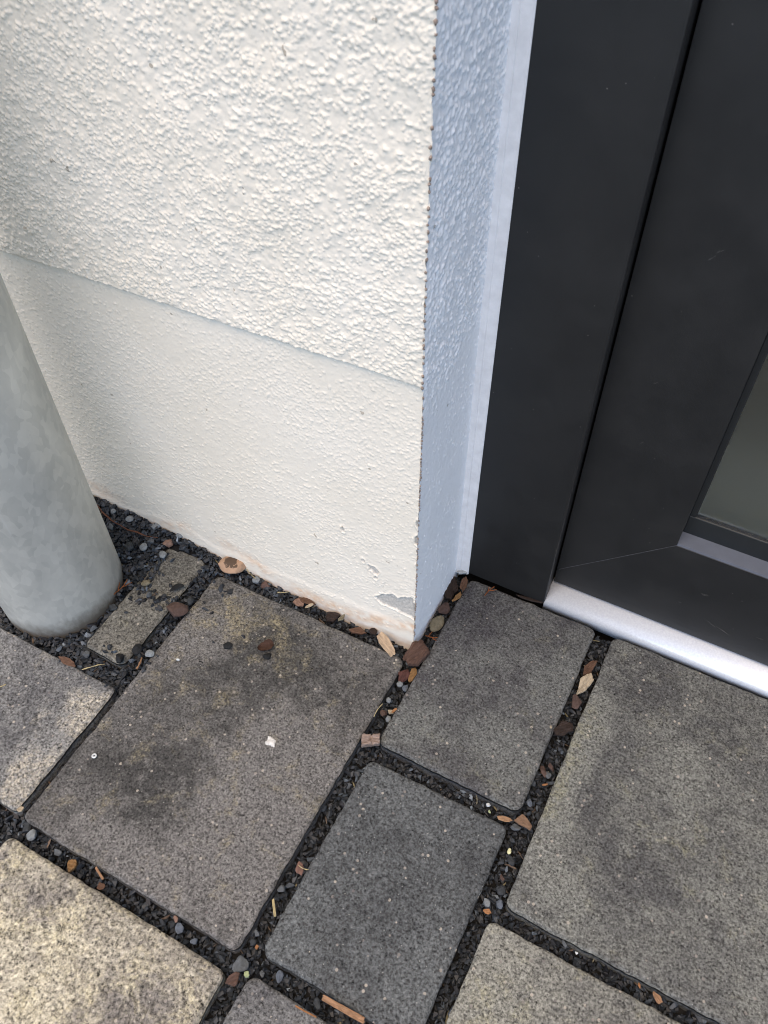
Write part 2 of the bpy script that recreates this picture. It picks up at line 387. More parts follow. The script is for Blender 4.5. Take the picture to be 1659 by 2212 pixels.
 ('pebble', -0.3229, -0.0843, 0.002, 10.1, 12.6, 27, 0.7, 'darkgrey', 'stone', 'stone', 'dark grey stone right of the red brown one in the narrow joint', 'loose stones and pebbles'),
 ('pebble', -0.3959, -0.0904, 0.008, 12.1, 8.4, 45, 0.6, 'olive', 'pebble', 'pebble', 'pale olive pebble at the far left rim of the small narrow paver', 'loose stones and pebbles'),
 ('pebble', -0.4041, -0.2187, -0.0082, 12.9, 11.4, 23, 0.6, 'grey', 'pebble', 'pebble', 'grey pebble in gravel left of the near end of the small paver', 'loose stones and pebbles'),
 ('bark', -0.4138, -0.2431, 0.0, 31.8, 9.1, 1, 0.25, 'bark', 'bark_chip', 'bark chip', 'curved brown bark strip on the edge of the left grey paver', 'bark chips and wood bits in the joints'),
 ('bark', -0.174, -0.0015, -0.0052, 26.7, 11.2, 6, 0.3, 'bark', 'bark_chip', 'bark chip', 'long dark brown bark sliver lying along the foot of the wall', 'bark chips and wood bits in the joints'),
 ('bark', -0.1832, -0.0089, -0.0062, 22.6, 13.5, -17, 0.2, 'pinktan', 'bark_chip', 'bark chip', 'pinkish flat bark flake under the dark sliver at the wall foot', 'bark chips and wood bits in the joints'),
 ('flake', -0.1641, -0.0095, 0.0009999999999999992, 13.6, 6.2, 59, 0.15, 'cream', 'wood_chip', 'wood chip', 'small cream wood chip at the wall foot', 'bark chips and wood bits in the joints'),
 ('bark', -0.1274, -0.0067, -0.0072, 21.2, 21.0, 21, 0.35, 'darkbark', 'bark_chip', 'bark chip', 'wide dark brown bark piece at the foot of the wall', 'bark chips and wood bits in the joints'),
 ('flake', -0.1118, -0.0063, 0.002, 14.2, 6.6, 75, 0.4, 'olive', 'wood_chip', 'wood chip', 'yellow green crumb beside the wide dark bark piece', 'bark chips and wood bits in the joints'),
 ('bark', -0.084, -0.0119, -0.0052, 25.7, 13.1, 22, 0.3, 'bark', 'bark_chip', 'bark chip', 'brown folded bark piece close to the big tan leaf chip', 'bark chips and wood bits in the joints'),
 ('bark', -0.0626, -0.002, -0.0042, 14.3, 8.7, -19, 0.4, 'darkbark', 'bark_chip', 'bark chip', 'dark bark sliver standing between the wall and the tan leaf chip', 'bark chips and wood bits in the joints'),
 ('flake', -0.034, -0.0146, 0.004, 41.6, 17.2, -29, 0.08, 'tanleaf', 'wood_chip', 'wood chip', 'large tan leaf shaped chip leaning on the paver at the wall corner', 'bark chips and wood bits in the joints'),
 ('bark', 0.0092, -0.01, 0.0, 40.8, 27.8, 72, 0.4, 'barkred', 'bark_chip', 'bark chip', 'biggest reddish bark chunk right below the wall corner', 'bark chips and wood bits in the joints'),
 ('bark', 0.0001, -0.0198, 0.0, 15.4, 12.8, 36, 0.3, 'barkred', 'bark_chip', 'bark chip', 'flat reddish bark piece tucked left of the biggest chunk', 'bark chips and wood bits in the joints'),
 ('bark', 0.0077, -0.0441, -0.0062, 21.0, 15.9, 81, 0.4, 'darkred', 'bark_chip', 'bark chip', 'dark red bark piece in the joint below the biggest chunk', 'bark chips and wood bits in the joints'),
 ('bark', 0.0175, -0.0385, -0.0042, 24.7, 10.1, 92, 0.3, 'goldbark', 'bark_chip', 'bark chip', 'golden brown bark strip along the door side paver edge', 'bark chips and wood bits in the joints'),
 ('block', 0.0142, -0.1523, 0.0, 26.6, 18.2, 30, 0.6, 'barkblock', 'bark_chip', 'bark chip', 'square cracked bark block where two joints meet by the dark paver', 'bark chips and wood bits in the joints'),
 ('flake', 0.0208, -0.0992, 0.0, 9.4, 4.1, 67, 0.2, 'orange', 'wood_chip', 'wood chip', 'thin orange chip in the joint above the pale pebble', 'bark chips and wood bits in the joints'),
 ('flake', 0.0167, -0.1002, -0.0062, 8.7, 7.0, 48, 0.4, 'cream', 'fragment', 'fragment', 'pale torn fragment in the joint beside the brown stone', 'bark chips and wood bits in the joints'),
 ('bark', 0.0203, 0.1254, 0.004, 25.5, 9.5, 104, 0.4, 'bark', 'bark_chip', 'bark chip', 'brown bark chip standing in the inner corner by the door frame', 'bark chips and wood bits in the joints'),
 ('bark', 0.0198, 0.1047, 0.0, 20.8, 6.3, 72, 0.3, 'goldbark', 'bark_chip', 'bark chip', 'thin golden bark bit near the inner corner of the reveal', 'bark chips and wood bits in the joints'),
 ('bark', 0.0032, 0.1176, -0.0092, 39.2, 20.4, 100, 0.4, 'darkbark', 'bark_chip', 'bark chip', 'black brown lump standing in for the dark hole at the reveal foot', 'bark chips and wood bits in the joints'),  # added lump gives the dark of the hole by its colour
 ('bark', 0.1135, 0.1472, 0.002, 37.1, 5.4, 7, 0.5, 'darkbark', 'bark_chip', 'bark chip', 'thin dark crumb strip along the bottom of the door frame', 'bark chips and wood bits in the joints'),
 ('bark', 0.2278, 0.0839, -0.0062, 29.2, 13.5, 69, 0.5, 'bark', 'bark_chip', 'bark chip', 'reddish brown bark chip above the cream chip in the right joint', 'bark chips and wood bits in the joints'),
 ('flake', 0.2305, 0.0562, -0.0042, 39.3, 14.6, 83, 0.35, 'cream', 'wood_chip', 'wood chip', 'long cream wood chip standing in the right joint near the threshold', 'bark chips and wood bits in the joints'),
 ('bark', 0.2274, -0.0183, -0.0042, 26.4, 17.7, 49, 0.45, 'darkbark', 'bark_chip', 'bark chip', 'dark brown square ended bark piece across the right joint', 'bark chips and wood bits in the joints'),
 ('pebble', 0.2126, -0.0261, 0.001, 3.0, 3.7, 28, 0.8, 'cream', 'fragment', 'fragment', 'tiny cream crumb on the paver edge beside the square ended bark', 'loose stones and pebbles'),
 ('flake', 0.205, -0.1638, 0.0, 22.9, 7.9, 22, 0.15, 'tan', 'bark_chip', 'bark chip', 'left tan bark flake of the touching pair at the joint crossing', 'bark chips and wood bits in the joints'),
 ('flake', 0.2269, -0.1567, 0.0, 23.1, 14.8, 0, 0.15, 'tanbrown', 'bark_chip', 'bark chip', 'right brown bark flake of the touching pair at the joint crossing', 'bark chips and wood bits in the joints'),
 ('flake', 0.2272, -0.2693, 0.0, 10.6, 5.7, 10, 0.15, 'orange', 'bark_chip', 'bark chip', 'torn orange flake at the top corner of the lower right paver', 'bark chips and wood bits in the joints'),
 ('flake', 0.1847, -0.1625, -0.0052, 5.2, 2.8, -48, 0.4, 'green', 'fragment', 'fragment', 'tiny pale green bit next to the white round pebble', 'bark chips and wood bits in the joints'),
 ('flake', 0.2321, -0.0994, -0.0052, 8.7, 2.8, 33, 0.4, 'orange', 'fragment', 'fragment', 'tiny orange splinter in the upper right joint below the brown stones', 'bark chips and wood bits in the joints'),
 ('flake', 0.2277, -0.2268, -0.0062, 8.7, 5.0, -46, 0.3, 'redbrown', 'bark_chip', 'bark chip', 'small reddish flake between the two dark grey pebbles', 'bark chips and wood bits in the joints'),
 ('bark', 0.0158, -0.3277, 0.0, 17.2, 9.7, 108, 0.25, 'barkpink', 'bark_chip', 'bark chip', 'pinkish brown bark flake in the middle joint under a curved fibre', 'bark chips and wood bits in the joints'),
 ('flake', 0.0129, -0.3787, 0.002, 20.8, 4.6, -50, 0.4, 'straw', 'straw', 'straw', 'short thick pale straw in the middle joint', 'bark chips and wood bits in the joints'),
 ('bark', 0.0127, -0.459, 0.0, 19.3, 13.3, 58, 0.4, 'barkred', 'bark_chip', 'bark chip', 'red brown bark chip between yellow paver and small bottom paver', 'bark chips and wood bits in the joints'),
 ('flake', 0.0228, -0.4486, 0.002, 7.6, 6.1, 88, 0.6, 'green', 'bud', 'bud', 'pale green bud at the top corner of the small bottom paver', 'bark chips and wood bits in the joints'),
 ('flake', 0.1294, -0.4284, 0.002, 53.3, 9.3, 2, 0.3, 'splinter', 'wood_splinter', 'wood splinter', 'long orange brown wood splinter along the dark middle paver', 'bark chips and wood bits in the joints'),
 ('flake', 0.0977, -0.4486, 0.001, 25.4, 2.6, 3, 0.4, 'orange', 'wood_splinter', 'wood splinter', 'thin orange sliver along the small bottom paver edge', 'bark chips and wood bits in the joints'),
 ('flake', 0.0155, -0.4201, -0.0072, 4.6, 5.0, 36, 0.4, 'orange', 'fragment', 'fragment', 'small orange chip in the middle joint near the dark paver corner', 'bark chips and wood bits in the joints'),
 ('bark', -0.2244, -0.4489, -0.0042, 12.0, 13.8, 34, 0.7, 'goldbark', 'bark_chip', 'bark chip', 'small round golden bark ball in the joint above the yellow paver', 'bark chips and wood bits in the joints'),
 ('flake', -0.1888, -0.4408, 0.0, 18.6, 4.4, -22, 0.4, 'splinter', 'wood_splinter', 'wood splinter', 'thin brown splinter in the joint right of the golden bark ball', 'bark chips and wood bits in the joints'),
 ('bark', -0.1796, -0.4508, -0.0062, 11.3, 8.8, 34, 0.3, 'bark', 'bark_chip', 'bark chip', 'flat brown flake at the upper edge of the yellow paver', 'bark chips and wood bits in the joints'),
 ('flake', -0.3231, -0.4274, 0.0009999999999999992, 8.1, 6.4, 32, 0.4, 'cream', 'wood_chip', 'wood chip', 'cream wood chip at the left corner of the biggest paver', 'bark chips and wood bits in the joints'),
 ('flake', 0.4204, -0.2635, -0.0042, 15.3, 7.2, -30, 0.4, 'splinter', 'wood_splinter', 'wood splinter', 'light brown splinter in the lower right joint', 'bark chips and wood bits in the joints'),
 ('flake', 0.4002, -0.2605, -0.0042, 6.1, 2.6, -60, 0.5, 'orange', 'wood_splinter', 'wood splinter', 'tiny orange splinter left of the light brown one in lower right joint', 'bark chips and wood bits in the joints'),
 ('leaf', -0.1817, -0.0973, 0.002, 23.4, 18.4, 44, 0.1, 'darkleaf', 'leaf', 'leaf', 'curled dark brown leaf lying on the biggest paver', 'bark chips and wood bits in the joints'),
 ('tube', -0.4896, -0.0154, 0.019, 127.3, 3.2, -4, 0.5, 'twig', 'twig', 'twig', 'long reddish twig lying on the gravel between post and wall', 'bark chips and wood bits in the joints'),
 ('tube', -0.3764, -0.2328, 0.0, 30.6, 2.0, 44, 0.5, 'straw', 'straw', 'straw', 'long pale straw on the gravel below the post', 'bark chips and wood bits in the joints'),
 ('tube', -0.4655, -0.312, 0.001, 8.3, 2.3, 58, 0.5, 'straw', 'straw', 'straw', 'short yellow straw on the left grey paver at the picture edge', 'bark chips and wood bits in the joints'),
 ('tube', -0.3262, -0.1973, -0.0052, 18.8, 4.0, 106, 0.5, 'splinter', 'wood_splinter', 'wood splinter', 'short reddish stick standing in the joint by the small narrow paver', 'bark chips and wood bits in the joints'),
 ('tube', -0.2733, 0.0005, 0.002, 31.6, 1.4, -23, 0.5, 'straw', 'straw', 'straw', 'thin grass stem against the wall beside the tan capped stone', 'bark chips and wood bits in the joints'),
 ('tube', -0.21, -0.0068, 0.002, 17.2, 1.8, 31, 0.5, 'straw', 'straw', 'straw', 'yellow grass stem in the gap left of the dark bark sliver', 'bark chips and wood bits in the joints'),
 ('tube', 0.0026, -0.1087, 0.0009999999999999992, 22.2, 1.6, 86, 0.5, 'straw', 'straw', 'straw', 'curved yellow grass blade along the big paver edge', 'bark chips and wood bits in the joints'),
 ('tube', 0.0199, -0.3258, 0.004, 13.1, 1.5, 5, 0.5, 'straw', 'straw', 'straw', 'curved yellow fibre across the pinkish bark flake', 'bark chips and wood bits in the joints'),
 ('tube', 0.1654, -0.1586, 0.0, 11.1, 2.0, -66, 0.5, 'olive', 'straw', 'straw', 'short olive stem in the joint above the dark paver', 'bark chips and wood bits in the joints'),
 ('sprig', -0.4226, -0.1136, 0.004, 28.3, 7.1, 75, 0.5, 'sprig', 'conifer_sprig', 'conifer sprig', 'orange conifer sprig against the foot of the steel post', None),
 ('sprig', 0.0141, 0.026, -0.0042, 17.0, 13.0, 2, 0.5, 'sprig', 'conifer_sprig', 'conifer sprig', 'orange conifer sprig in the gap beside the oval olive pebble', None),
 ('sprig', 0.0558, 0.1329, 0.002, 20.4, 15.8, 85, 0.5, 'sprig', 'conifer_sprig', 'conifer sprig', 'forked orange conifer sprig on the paver at the door frame', None),
 ('flake', 0.009, 0.1462, 0.005, 16.1, 9.1, 41, 0.5, 'plaster', 'plaster_crumb', 'plaster crumb', 'grey white plaster crumb at the foot of the white seal strip', None),
 ('splat', -0.0999, -0.2109, 0.001, 20.8, 16.4, 6, 0.5, 'splat', 'dropping', 'bird dropping', 'irregular white dropping near the middle of the biggest paver', None),
 ('ring', -0.2883, -0.3326, 0.001, 7.2, 7.9, 18, 0.5, 'white', 'snail_shell', 'shell', 'tiny white ring shaped shell on the left part of the biggest paver', None),
]
# ------------------------------------------------------------------ ground
def flat(name, x0, x1, y0, y1, z, mat):
    o = mesh_np(name, [(x0, y0, z), (x1, y0, z), (x1, y1, z), (x0, y1, z)], np.array([[0, 1, 2, 3]]), mat)
    return o
tag(flat('ground', -60, 60, -60, 60, -.045, M_SOIL), kind='structure')

CX, CY = -.002, .0046            # outer corner of the house wall, plinth face at Y = CY
FY, LY = .150, .178              # door frame face, door leaf face

# ------------------------------------------------------------------ house wall
def grains(shape, step, n, r0, r1, h0, h1, rs, dens=None, aniso=(1, 1)):
    """rounded plaster grains stamped into a height field by maximum"""
    H = np.zeros(shape)
    nx, ny = shape
    for _ in range(n):
        cx, cy = rs.uniform(0, nx), rs.uniform(0, ny)
        if dens is not None and rs.random() > dens[min(nx-1, int(cx)), min(ny-1, int(cy))]: continue
        r = (r0 + (r1-r0)*rs.random()**2)/step; h = h0 + (h1-h0)*rs.random()
        an = rs.uniform(-.6, .6); ca, sa = math.cos(an), math.sin(an)
        ex, ey = aniso[0]*rs.uniform(.8, 1.3), aniso[1]*rs.uniform(.8, 1.2)
        R = int(r*max(ex, ey)*1.2)+2
        a0, a1 = max(0, int(cx)-R), min(nx, int(cx)+R+1); b0, b1 = max(0, int(cy)-R), min(ny, int(cy)+R+1)
        if a1 <= a0 or b1 <= b0: continue
        X, Y = np.meshgrid(np.arange(a0, a1)-cx, np.arange(b0, b1)-cy, indexing='ij')
        U = (X*ca + Y*sa)/ex; V = (-X*sa + Y*ca)/ey
        d = 1 - (U*U + V*V)/(r*r)
        v = h*np.sqrt(np.clip(d, 0, 1))
        H[a0:a1, b0:b1] = np.maximum(H[a0:a1, b0:b1], v)
    return H
def blur(H, k=1):
    for _ in range(k):
        P = np.pad(H, 1, mode='edge')
        H = (P[:-2, 1:-1] + P[2:, 1:-1] + P[1:-1, :-2] + P[1:-1, 2:] + 4*P[1:-1, 1:-1])/8
    return H
def ledge_z(x): return .4705 + .0135*np.minimum(0, x + .05)

rs = np.random.RandomState(4)
wall = tag(empty('house_wall', (-1.2, .15, 0)), 'off white rendered house wall with rough upper coat and smooth peeling plinth', 'wall', kind='thing')
WL = Vector(wall.location)
def wpart(name, V, F, mat, attrs=None, smooth=True):
    o = mesh_np(name, np.asarray(V) - np.array(WL), F, mat, wall, smooth, attrs=attrs)
    return o
# rough upper coat
st = .0009
xs = np.arange(-.83, CX + .001, st); nx = len(xs)
zs = np.arange(0, .53, st); nz = len(zs)
X, Zr = np.meshgrid(xs, zs, indexing='ij')
cl = np.clip(.52 + 1.3*fbm(X, Zr, .016, 5, 4), .10, 1)
H = grains((nx, nz), st, 85000, .0009, .0023, .0004, .0023, rs, cl, (1.1, .95))
H = .72*blur(H, 1) + .0007*fbm(X, Zr, .007, 8, 3) + .0012*fbm(X, Zr, .05, 9, 2)
edge = .0016*fbm(X, X*0, .006, 12, 3) + .0012*fbm(X, X*0, .03, 13, 2)
Z = ledge_z(X) + edge*np.exp(-Zr/.006) + Zr
proud = .0032*np.clip(Zr/.0025, 0, 1)**.6 + .0002
Hh = (H + .0004)*np.clip(Zr/.003, .15, 1)
ce = np.clip((CX - X)/.004, 0, 1)             # runs thin at the corner
Y = CY - proud - Hh*(.55 + .45*ce)
Xo = X + np.where(X > CX - .0025, .0020*fbm(Z, Z*0, .010, 21, 4), 0)
zero = np.zeros(nx*nz)
wpart('rough_render', np.stack([Xo, Y, Z], -1).reshape(-1, 3), grid_faces(nx, nz), M_PLASTER, dict(bare=zero, stain=zero))
# smooth plinth with peeled patches
st = .0011
xs = np.arange(-.83, CX + .0005, st); nx = len(xs)
zs = np.arange(-.05, .476, st); nz = len(zs)
X, Z = np.meshgrid(xs, zs, indexing='ij')
H = grains((nx, nz), st, 70000, .0006, .0016, .0003, .0012, rs, np.clip(.5 + .8*fbm(X, Z, .05, 2, 3), .12, 1)*np.clip((Z-.0)/.06, .05, 1))
H = blur(H, 1) + .0005*fbm(X, Z, .07, 3, 3) + .00022*fbm(X, Z, .007, 4, 3)
H += .0010*np.clip((.035 + .02*fbm(X, Z*0, .1, 7) - Z)/.01, 0, 1)      # slurry band at the foot
def poly_d(P, x, y):
    """signed distance, positive inside"""
    P = np.array(P); d = np.full(x.shape, 9.0); ins = np.zeros(x.shape, bool)
    for (ax, ay), (bx, by) in zip(P, np.roll(P, -1, 0)):
        t = np.clip(((x-ax)*(bx-ax)+(y-ay)*(by-ay))/((bx-ax)**2+(by-ay)**2), 0, 1)
        d = np.minimum(d, np.hypot(x-ax-t*(bx-ax), y-ay-t*(by-ay)))
        c = ((ay > y) != (by > y)) & (x < (bx-ax)*(y-ay)/(by-ay+1e-12)+ax)
        ins ^= c
    return np.where(ins, d, -d)
P1 = [(-.0712, .1425), (-.0622, .1434), (-.0553, .1368), (-.0590, .1290), (-.0626, .1276), (-.0670, .1330), (-.0697, .1310)]
P2 = [(-.0626, .0735), (-.052, .087), (-.0341, .1010), (-.0270, .0960), (-.0199, .1030), (-.012, .1060), (-.007, .1150), (-.004, .1000), (.004, .0950),
      (.004, .0600), (-.0132, .0632), (-.032, .0666), (-.051, .0660)]
wob = .0028*fbm(X, Z, .007, 15, 4, .65)
db = np.maximum(poly_d(P1, X, Z), poly_d(P2, X, Z)) + wob
for (cx_, cz_, r_) in ((.0, .262, .0045), (-.0005, .232, .0055), (-.106, .1945, .0022), (-.078, .146, .0018), (-.060, .1205, .0016), (0, .212, .0022), (0, .182, .002)):
    db = np.maximum(db, r_ - np.hypot(X-cx_, (Z-cz_)*.6) + wob*.6)
crack = np.full(X.shape, 9.0)
CR = [(-.0402, .1175), (-.0450, .1182), (-.0474, .1158), (-.0496, .1034), (-.0468, .0943)]
for a, b in zip(CR[:-1], CR[1:]):
    t = np.clip(((X-a[0])*(b[0]-a[0])+(Z-a[1])*(b[1]-a[1]))/((b[0]-a[0])**2+(b[1]-a[1])**2), 0, 1)
    crack = np.minimum(crack, np.hypot(X-a[0]-t*(b[0]-a[0]) + .0009*fbm(X, Z, .004, 33), Z-a[1]-t*(b[1]-a[1]) + .0009*fbm(X, Z, .004, 34)))
bare = np.clip(db/.0006 + .5, 0, 1)
lip = .0009*np.exp(-((db + .0012)/.0014)**2)
H = H*(1-bare) + lip - bare*(.0017 - .0006*fbm(X, Z, .004, 18, 3)) - .0009*np.clip(1 - crack/.0009, 0, 1)
stx = np.exp(-((Z - (.022 + .018*np.sin(X*17 + 1.2) + .012*fbm(X, X*0, .06, 41)))/.013)**2)*np.clip(.75 + 1.8*fbm(X, Z*0, .09, 44), 0, 1)
stx = np.maximum(stx, .55*np.clip((.012 - Z)/.02, 0, 1))
stx = np.maximum(stx, .7*np.clip(1-np.hypot((X+.55)/.06, (Z-.04)/.022), 0, 1))
Yp = CY - H
Xo = X + np.where(X > CX - .0012, .0007*fbm(Z, Z*0, .005, 22, 3) - .0012*bare, 0)
wpart('smooth_plinth', np.stack([Xo, Yp, Z], -1).reshape(-1, 3), grid_faces(nx, nz), M_PLASTER,
      dict(bare=np.maximum(bare, .8*np.clip(1-crack/.0006, 0, 1)).ravel(), stain=stx.ravel()))
# reveal beside the door
st = .0012
ys = np.arange(CY - .001, .1505, st); ny = len(ys)
zs = np.arange(-.05, 1.0, st); nz = len(zs)
Yr, Z = np.meshgrid(ys, zs, indexing='ij')
a_ = np.clip((Z - .40 - .35*(Yr - .02) + .05*fbm(Yr, Z, .06, 3))/.07, 0, 1)
Hr = blur(grains((ny, nz), st, 16000, .0010, .0024, .0004, .0017, rs, np.clip(.7+.8*fbm(Yr, Z, .03, 6), .2, 1), (1.15, 1.05)), 1)
Hs = blur(grains((ny, nz), st, 4200, .0008, .0019, .0004, .0013, rs, np.clip(.4+1.2*fbm(Yr, Z, .05, 61), .05, 1)), 1)
H = a_*(Hr + .0006*fbm(Yr, Z, .01, 16, 3)) + (1-a_)*(Hs + .00025*fbm(Yr, Z, .008, 17, 3)) + .0006*fbm(Yr, Z, .08, 19, 2)
ce = np.clip((Yr - CY)/.004, 0, 1)
V = np.stack([CX + .0006 + H*(.4+.6*ce), Yr, Z], -1)
# pull the outer column forward to meet whichever coat is in front of it
V[0, :, 1] = np.where(Z[0] > .468, CY - .0042, CY - .0006) + .0005*fbm(Z[0], Z[0]*0, .006, 23, 3)
zero = np.zeros(ny*nz)
wpart('reveal', V.reshape(-1, 3), grid_faces(ny, nz), M_REVEAL_SKYTINT, dict(bare=zero, stain=zero))
# corner bead: dark serrated nose showing through the render along the corner
bm = bmesh.new()
z = -.004
rr = random.Random(7)
while z < .95:
    front = CY - (.0045 if z > .468 else .0004)
    L = rr.uniform(.0022, .0042) if z > .468 else rr.uniform(.0018, .0045)
    w = rr.uniform(.0011, .0017) if z > .468 else rr.uniform(.0007, .0013)
    if rr.random() < (.7 if z > .468 else .75):
        m = Matrix.Translation((CX + .0011 + rr.uniform(-.0004, .0005), front - .0002 + rr.uniform(-.0004, .0004), z)) @ Matrix.Diagonal((w, w, L/2*1.15, 1))
        r = bmesh.ops.create_icosphere(bm, subdivisions=1, radius=1, matrix=m)
        for v in r['verts']: v.co += Vector((rr.uniform(-1, 1), rr.uniform(-1, 1), rr.uniform(-1, 1)))*.0003
    z += L + rr.uniform(.0008, .0065 if z > .468 else .0018)
o = bm_obj('corner_bead', bm, mat_rock('brown grey bead', (.26, .21, .175), .5), None, True, (0, 0, 0)); o.parent = wall; o.location = -WL; o['kind'] = 'stuff'
# the rest of the house, out of the photograph's frame
bm = bmesh.new()
add_box(bm, -3.2, -.829, CY, .32, -.04, .466); add_box(bm, -3.2, -.829, CY - .0045, .319, .4665, 2.9)
add_box(bm, -.828, CX - .001, CY - .0035, .318, .999, 2.9)
add_box(bm, -.828, CX - .003, CY + .006, .317, -.04, .998)
add_box(bm, CX, 1.19, CY - .0045, .316, 2.16, 2.9); add_box(bm, 1.191, 3.4, CY - .0045, .315, -.04, 2.9)
o = bm_obj('masonry', bm, M_PLASTER_B); o.parent = wall; o.location = -WL

# ------------------------------------------------------------------ door
door = tag(empty('entrance_door', (.55, FY, 0)), 'dark anthracite door with frosted glass pane, white edge strip and silver threshold', 'door', kind='thing')
DL = Vector(door.location)
def dpart(name, bm, mat, parent=None, smooth=False):
    o = bm_obj(name, bm, mat, None, smooth, tuple(DL)) if parent is None else bm_obj(name, bm, mat, None, smooth, tuple(DL))
    o.location = (0, 0, 0); o.parent = parent or door
    return o
FX0, FX1, RX = .0165, .1365, 1.05
bm = bmesh.new()
pr = [(FX0, FY), (FX1 - .0035, FY), (FX1 - .0012, FY + .0008), (FX1, FY + .003), (FX1, FY + .017), (FX1 - .0015, FY + .0175), (FX1 - .0015, LY + .058), (FX1 + .03, LY + .058), (FX1 + .03, .258), (FX0, .258)]
def vprism(bm, prof, z0, z1):
    a = [bm.verts.new((x, y, z0)) for x, y in prof]; b = [bm.verts.new((x, y, z1)) for x, y in prof]
    n = len(prof)
    for i in range(n): bm.faces.new((a[i], a[(i+1) % n], b[(i+1) % n], b[i]))
    bm.faces.new(a[::-1]); bm.faces.new(b)
vprism(bm, pr, .0035, 2.10)
vprism(bm, [(1.07, FY), (1.19, FY), (1.19, .24), (1.07, .24)], .0035, 2.10)
add_box(bm, FX0, 1.19, FY + .001, .241, 2.102, 2.16)
dpart('door_frame', bm, M_PAINT)
bm = bmesh.new()
vprism(bm, [(CX + .0005, FY - .0062), (.0052, FY - .0050), (.0062, FY - .0034), (.0155, FY - .0022), (FX0 + .0008, FY - .0008), (FX0 + .0008, FY + .02), (CX + .0005, FY + .02)], .001, 2.15)
dpart('edge_strip', bm, M_PVC)
# leaf: stile and bottom rail, mitred
GX, GZ, BZ, TX = .2735, .1885, .0255, RX - .002
leaf = dpart('door_leaf', (lambda b: (vprism(b, [(FX1 + .0012, LY), (GX, LY), (GX, LY + .05), (FX1 + .0012, LY + .05)], .3, 2.09), b)[1])(bmesh.new()), M_PAINT)
def poly_plate(bm, pts, y0, y1, bev=0):
    a = [bm.verts.new((x, y0, z)) for x, z in pts]; b = [bm.verts.new((x, y1, z)) for x, z in pts]
    n = len(pts)
    for i in range(n): bm.faces.new((a[i], b[i], b[(i+1) % n], a[(i+1) % n]))
    bm.faces.new(a); bm.faces.new(b[::-1])
x0 = FX1 + .0012
mz = GZ - (GX - x0)          # foot of the mitre on the left edge
leaf.data.clear_geometry()
bm = bmesh.new()
poly_plate(bm, [(x0, mz + .00035), (GX, GZ + .00035), (GX, 2.09), (x0, 2.09)], LY, LY + .055)
poly_plate(bm, [(x0, BZ), (TX, BZ), (TX, GZ), (GX, GZ - .00035), (x0, mz - .00035)], LY, LY + .055)
poly_plate(bm, [(TX - .137, GZ + .0004), (TX, GZ + .0004), (TX, 2.09), (TX - .137, 2.09)], LY, LY + .055)
poly_plate(bm, [(GX + .0004, 1.95), (TX - .1374, 1.95), (TX - .1374, 2.09), (GX + .0004, 2.09)], LY, LY + .055)
bmesh.ops.translate(bm, verts=bm.verts, vec=-DL); bmesh.ops.recalc_face_normals(bm, faces=bm.faces)
es = [e for e in bm.edges if all(abs(v.co.y - (LY - DL.y)) < 1e-5 for v in e.verts)]
bmesh.ops.bevel(bm, geom=es, offset=.0004, segments=1, affect='EDGES')
bm.to_mesh(leaf.data); bm.free()
bm = bmesh.new()   # pale line of the mitre weld
d = .00022
poly_plate(bm, [(x0 + .003, mz + .003 - d), (GX, GZ - d), (GX, GZ + d), (x0 + .003, mz + .003 + d)], LY + .00005, LY + .002)
dpart('mitre_joint', bm, mat_plain('scuffed edge', (.10, .10, .11), .5), leaf)
# scratches on the leaf
bm = bmesh.new(); rr = random.Random(3)
for cx_, cz_, L, an in ((.205, .575, .012, .9), (.209, .582, .007, .7), (.330, .118, .010, .1), (.366, .062, .022, -.35), (.352, .066, .016, -.3), (.195, .332, .004, .8), (.410, .075, .012, -.2), (.245, .66, .004, 1.2), (.305, .085, .004, .3), (.190, .42, .0035, .2)):
    for k in range(3):
        ox, oz = rr.uniform(-L, L)*.4, rr.uniform(-.0012, .0012); l2 = L*rr.uniform(.12, .35)
        c, s = math.cos(an), math.sin(an); w = .00028
        poly_plate(bm, [(cx_+ox*c-l2*c-w*s*-1, cz_+ox*s+oz-l2*s-w*c), (cx_+ox*c+l2*c, cz_+ox*s+oz+l2*s), (cx_+ox*c, cz_+ox*s+oz+w)], LY - .00012, LY + .001)
dpart('scratch_marks', bm, mat_plain('scratch grey', (.085, .084, .082), .6), leaf)['kind'] = 'stuff'
# glazing
bm = bmesh.new()
prism(bm, [(LY + .0005, GZ + .0001), (LY + .0022, GZ + .0018), (LY + .0185, GZ + .0082), (LY + .0185, GZ - .004), (LY + .0005, GZ - .004)], GX + .0002, TX - .138)
dpart('glazing_bead', bm, M_BEAD, leaf)
bm = bmesh.new()
add_box(bm, GX + .0003, TX - .138, LY + .0187, LY + .030, GZ - .003, GZ + .0385, .0012)
add_box(bm, GX + .0003, GX + .0085, LY + .0187, LY + .030, GZ + .039, 1.95, .0012)
dpart('gasket', bm, mat_plain('gasket', (.016, .018, .019), .42), leaf)
t = NT('satin glass'); co = t.coord()
gl = t.out((.84, .90, .87), .32, None, spec=.5)
t.b.inputs['Transmission Weight'].default_value = 1.0; t.b.inputs['IOR'].default_value = 1.45
bm = bmesh.new()
add_box(bm, GX + .006, TX - .14, LY + .0235, LY + .0435, GZ + .03, 1.955)
dpart('glass_pane', bm, gl, leaf)
bm = bmesh.new(); add_box(bm, GX + .0012, GX + .0052, LY + .0004, LY + .0056, GZ + .0012, GZ + .0085, .001)
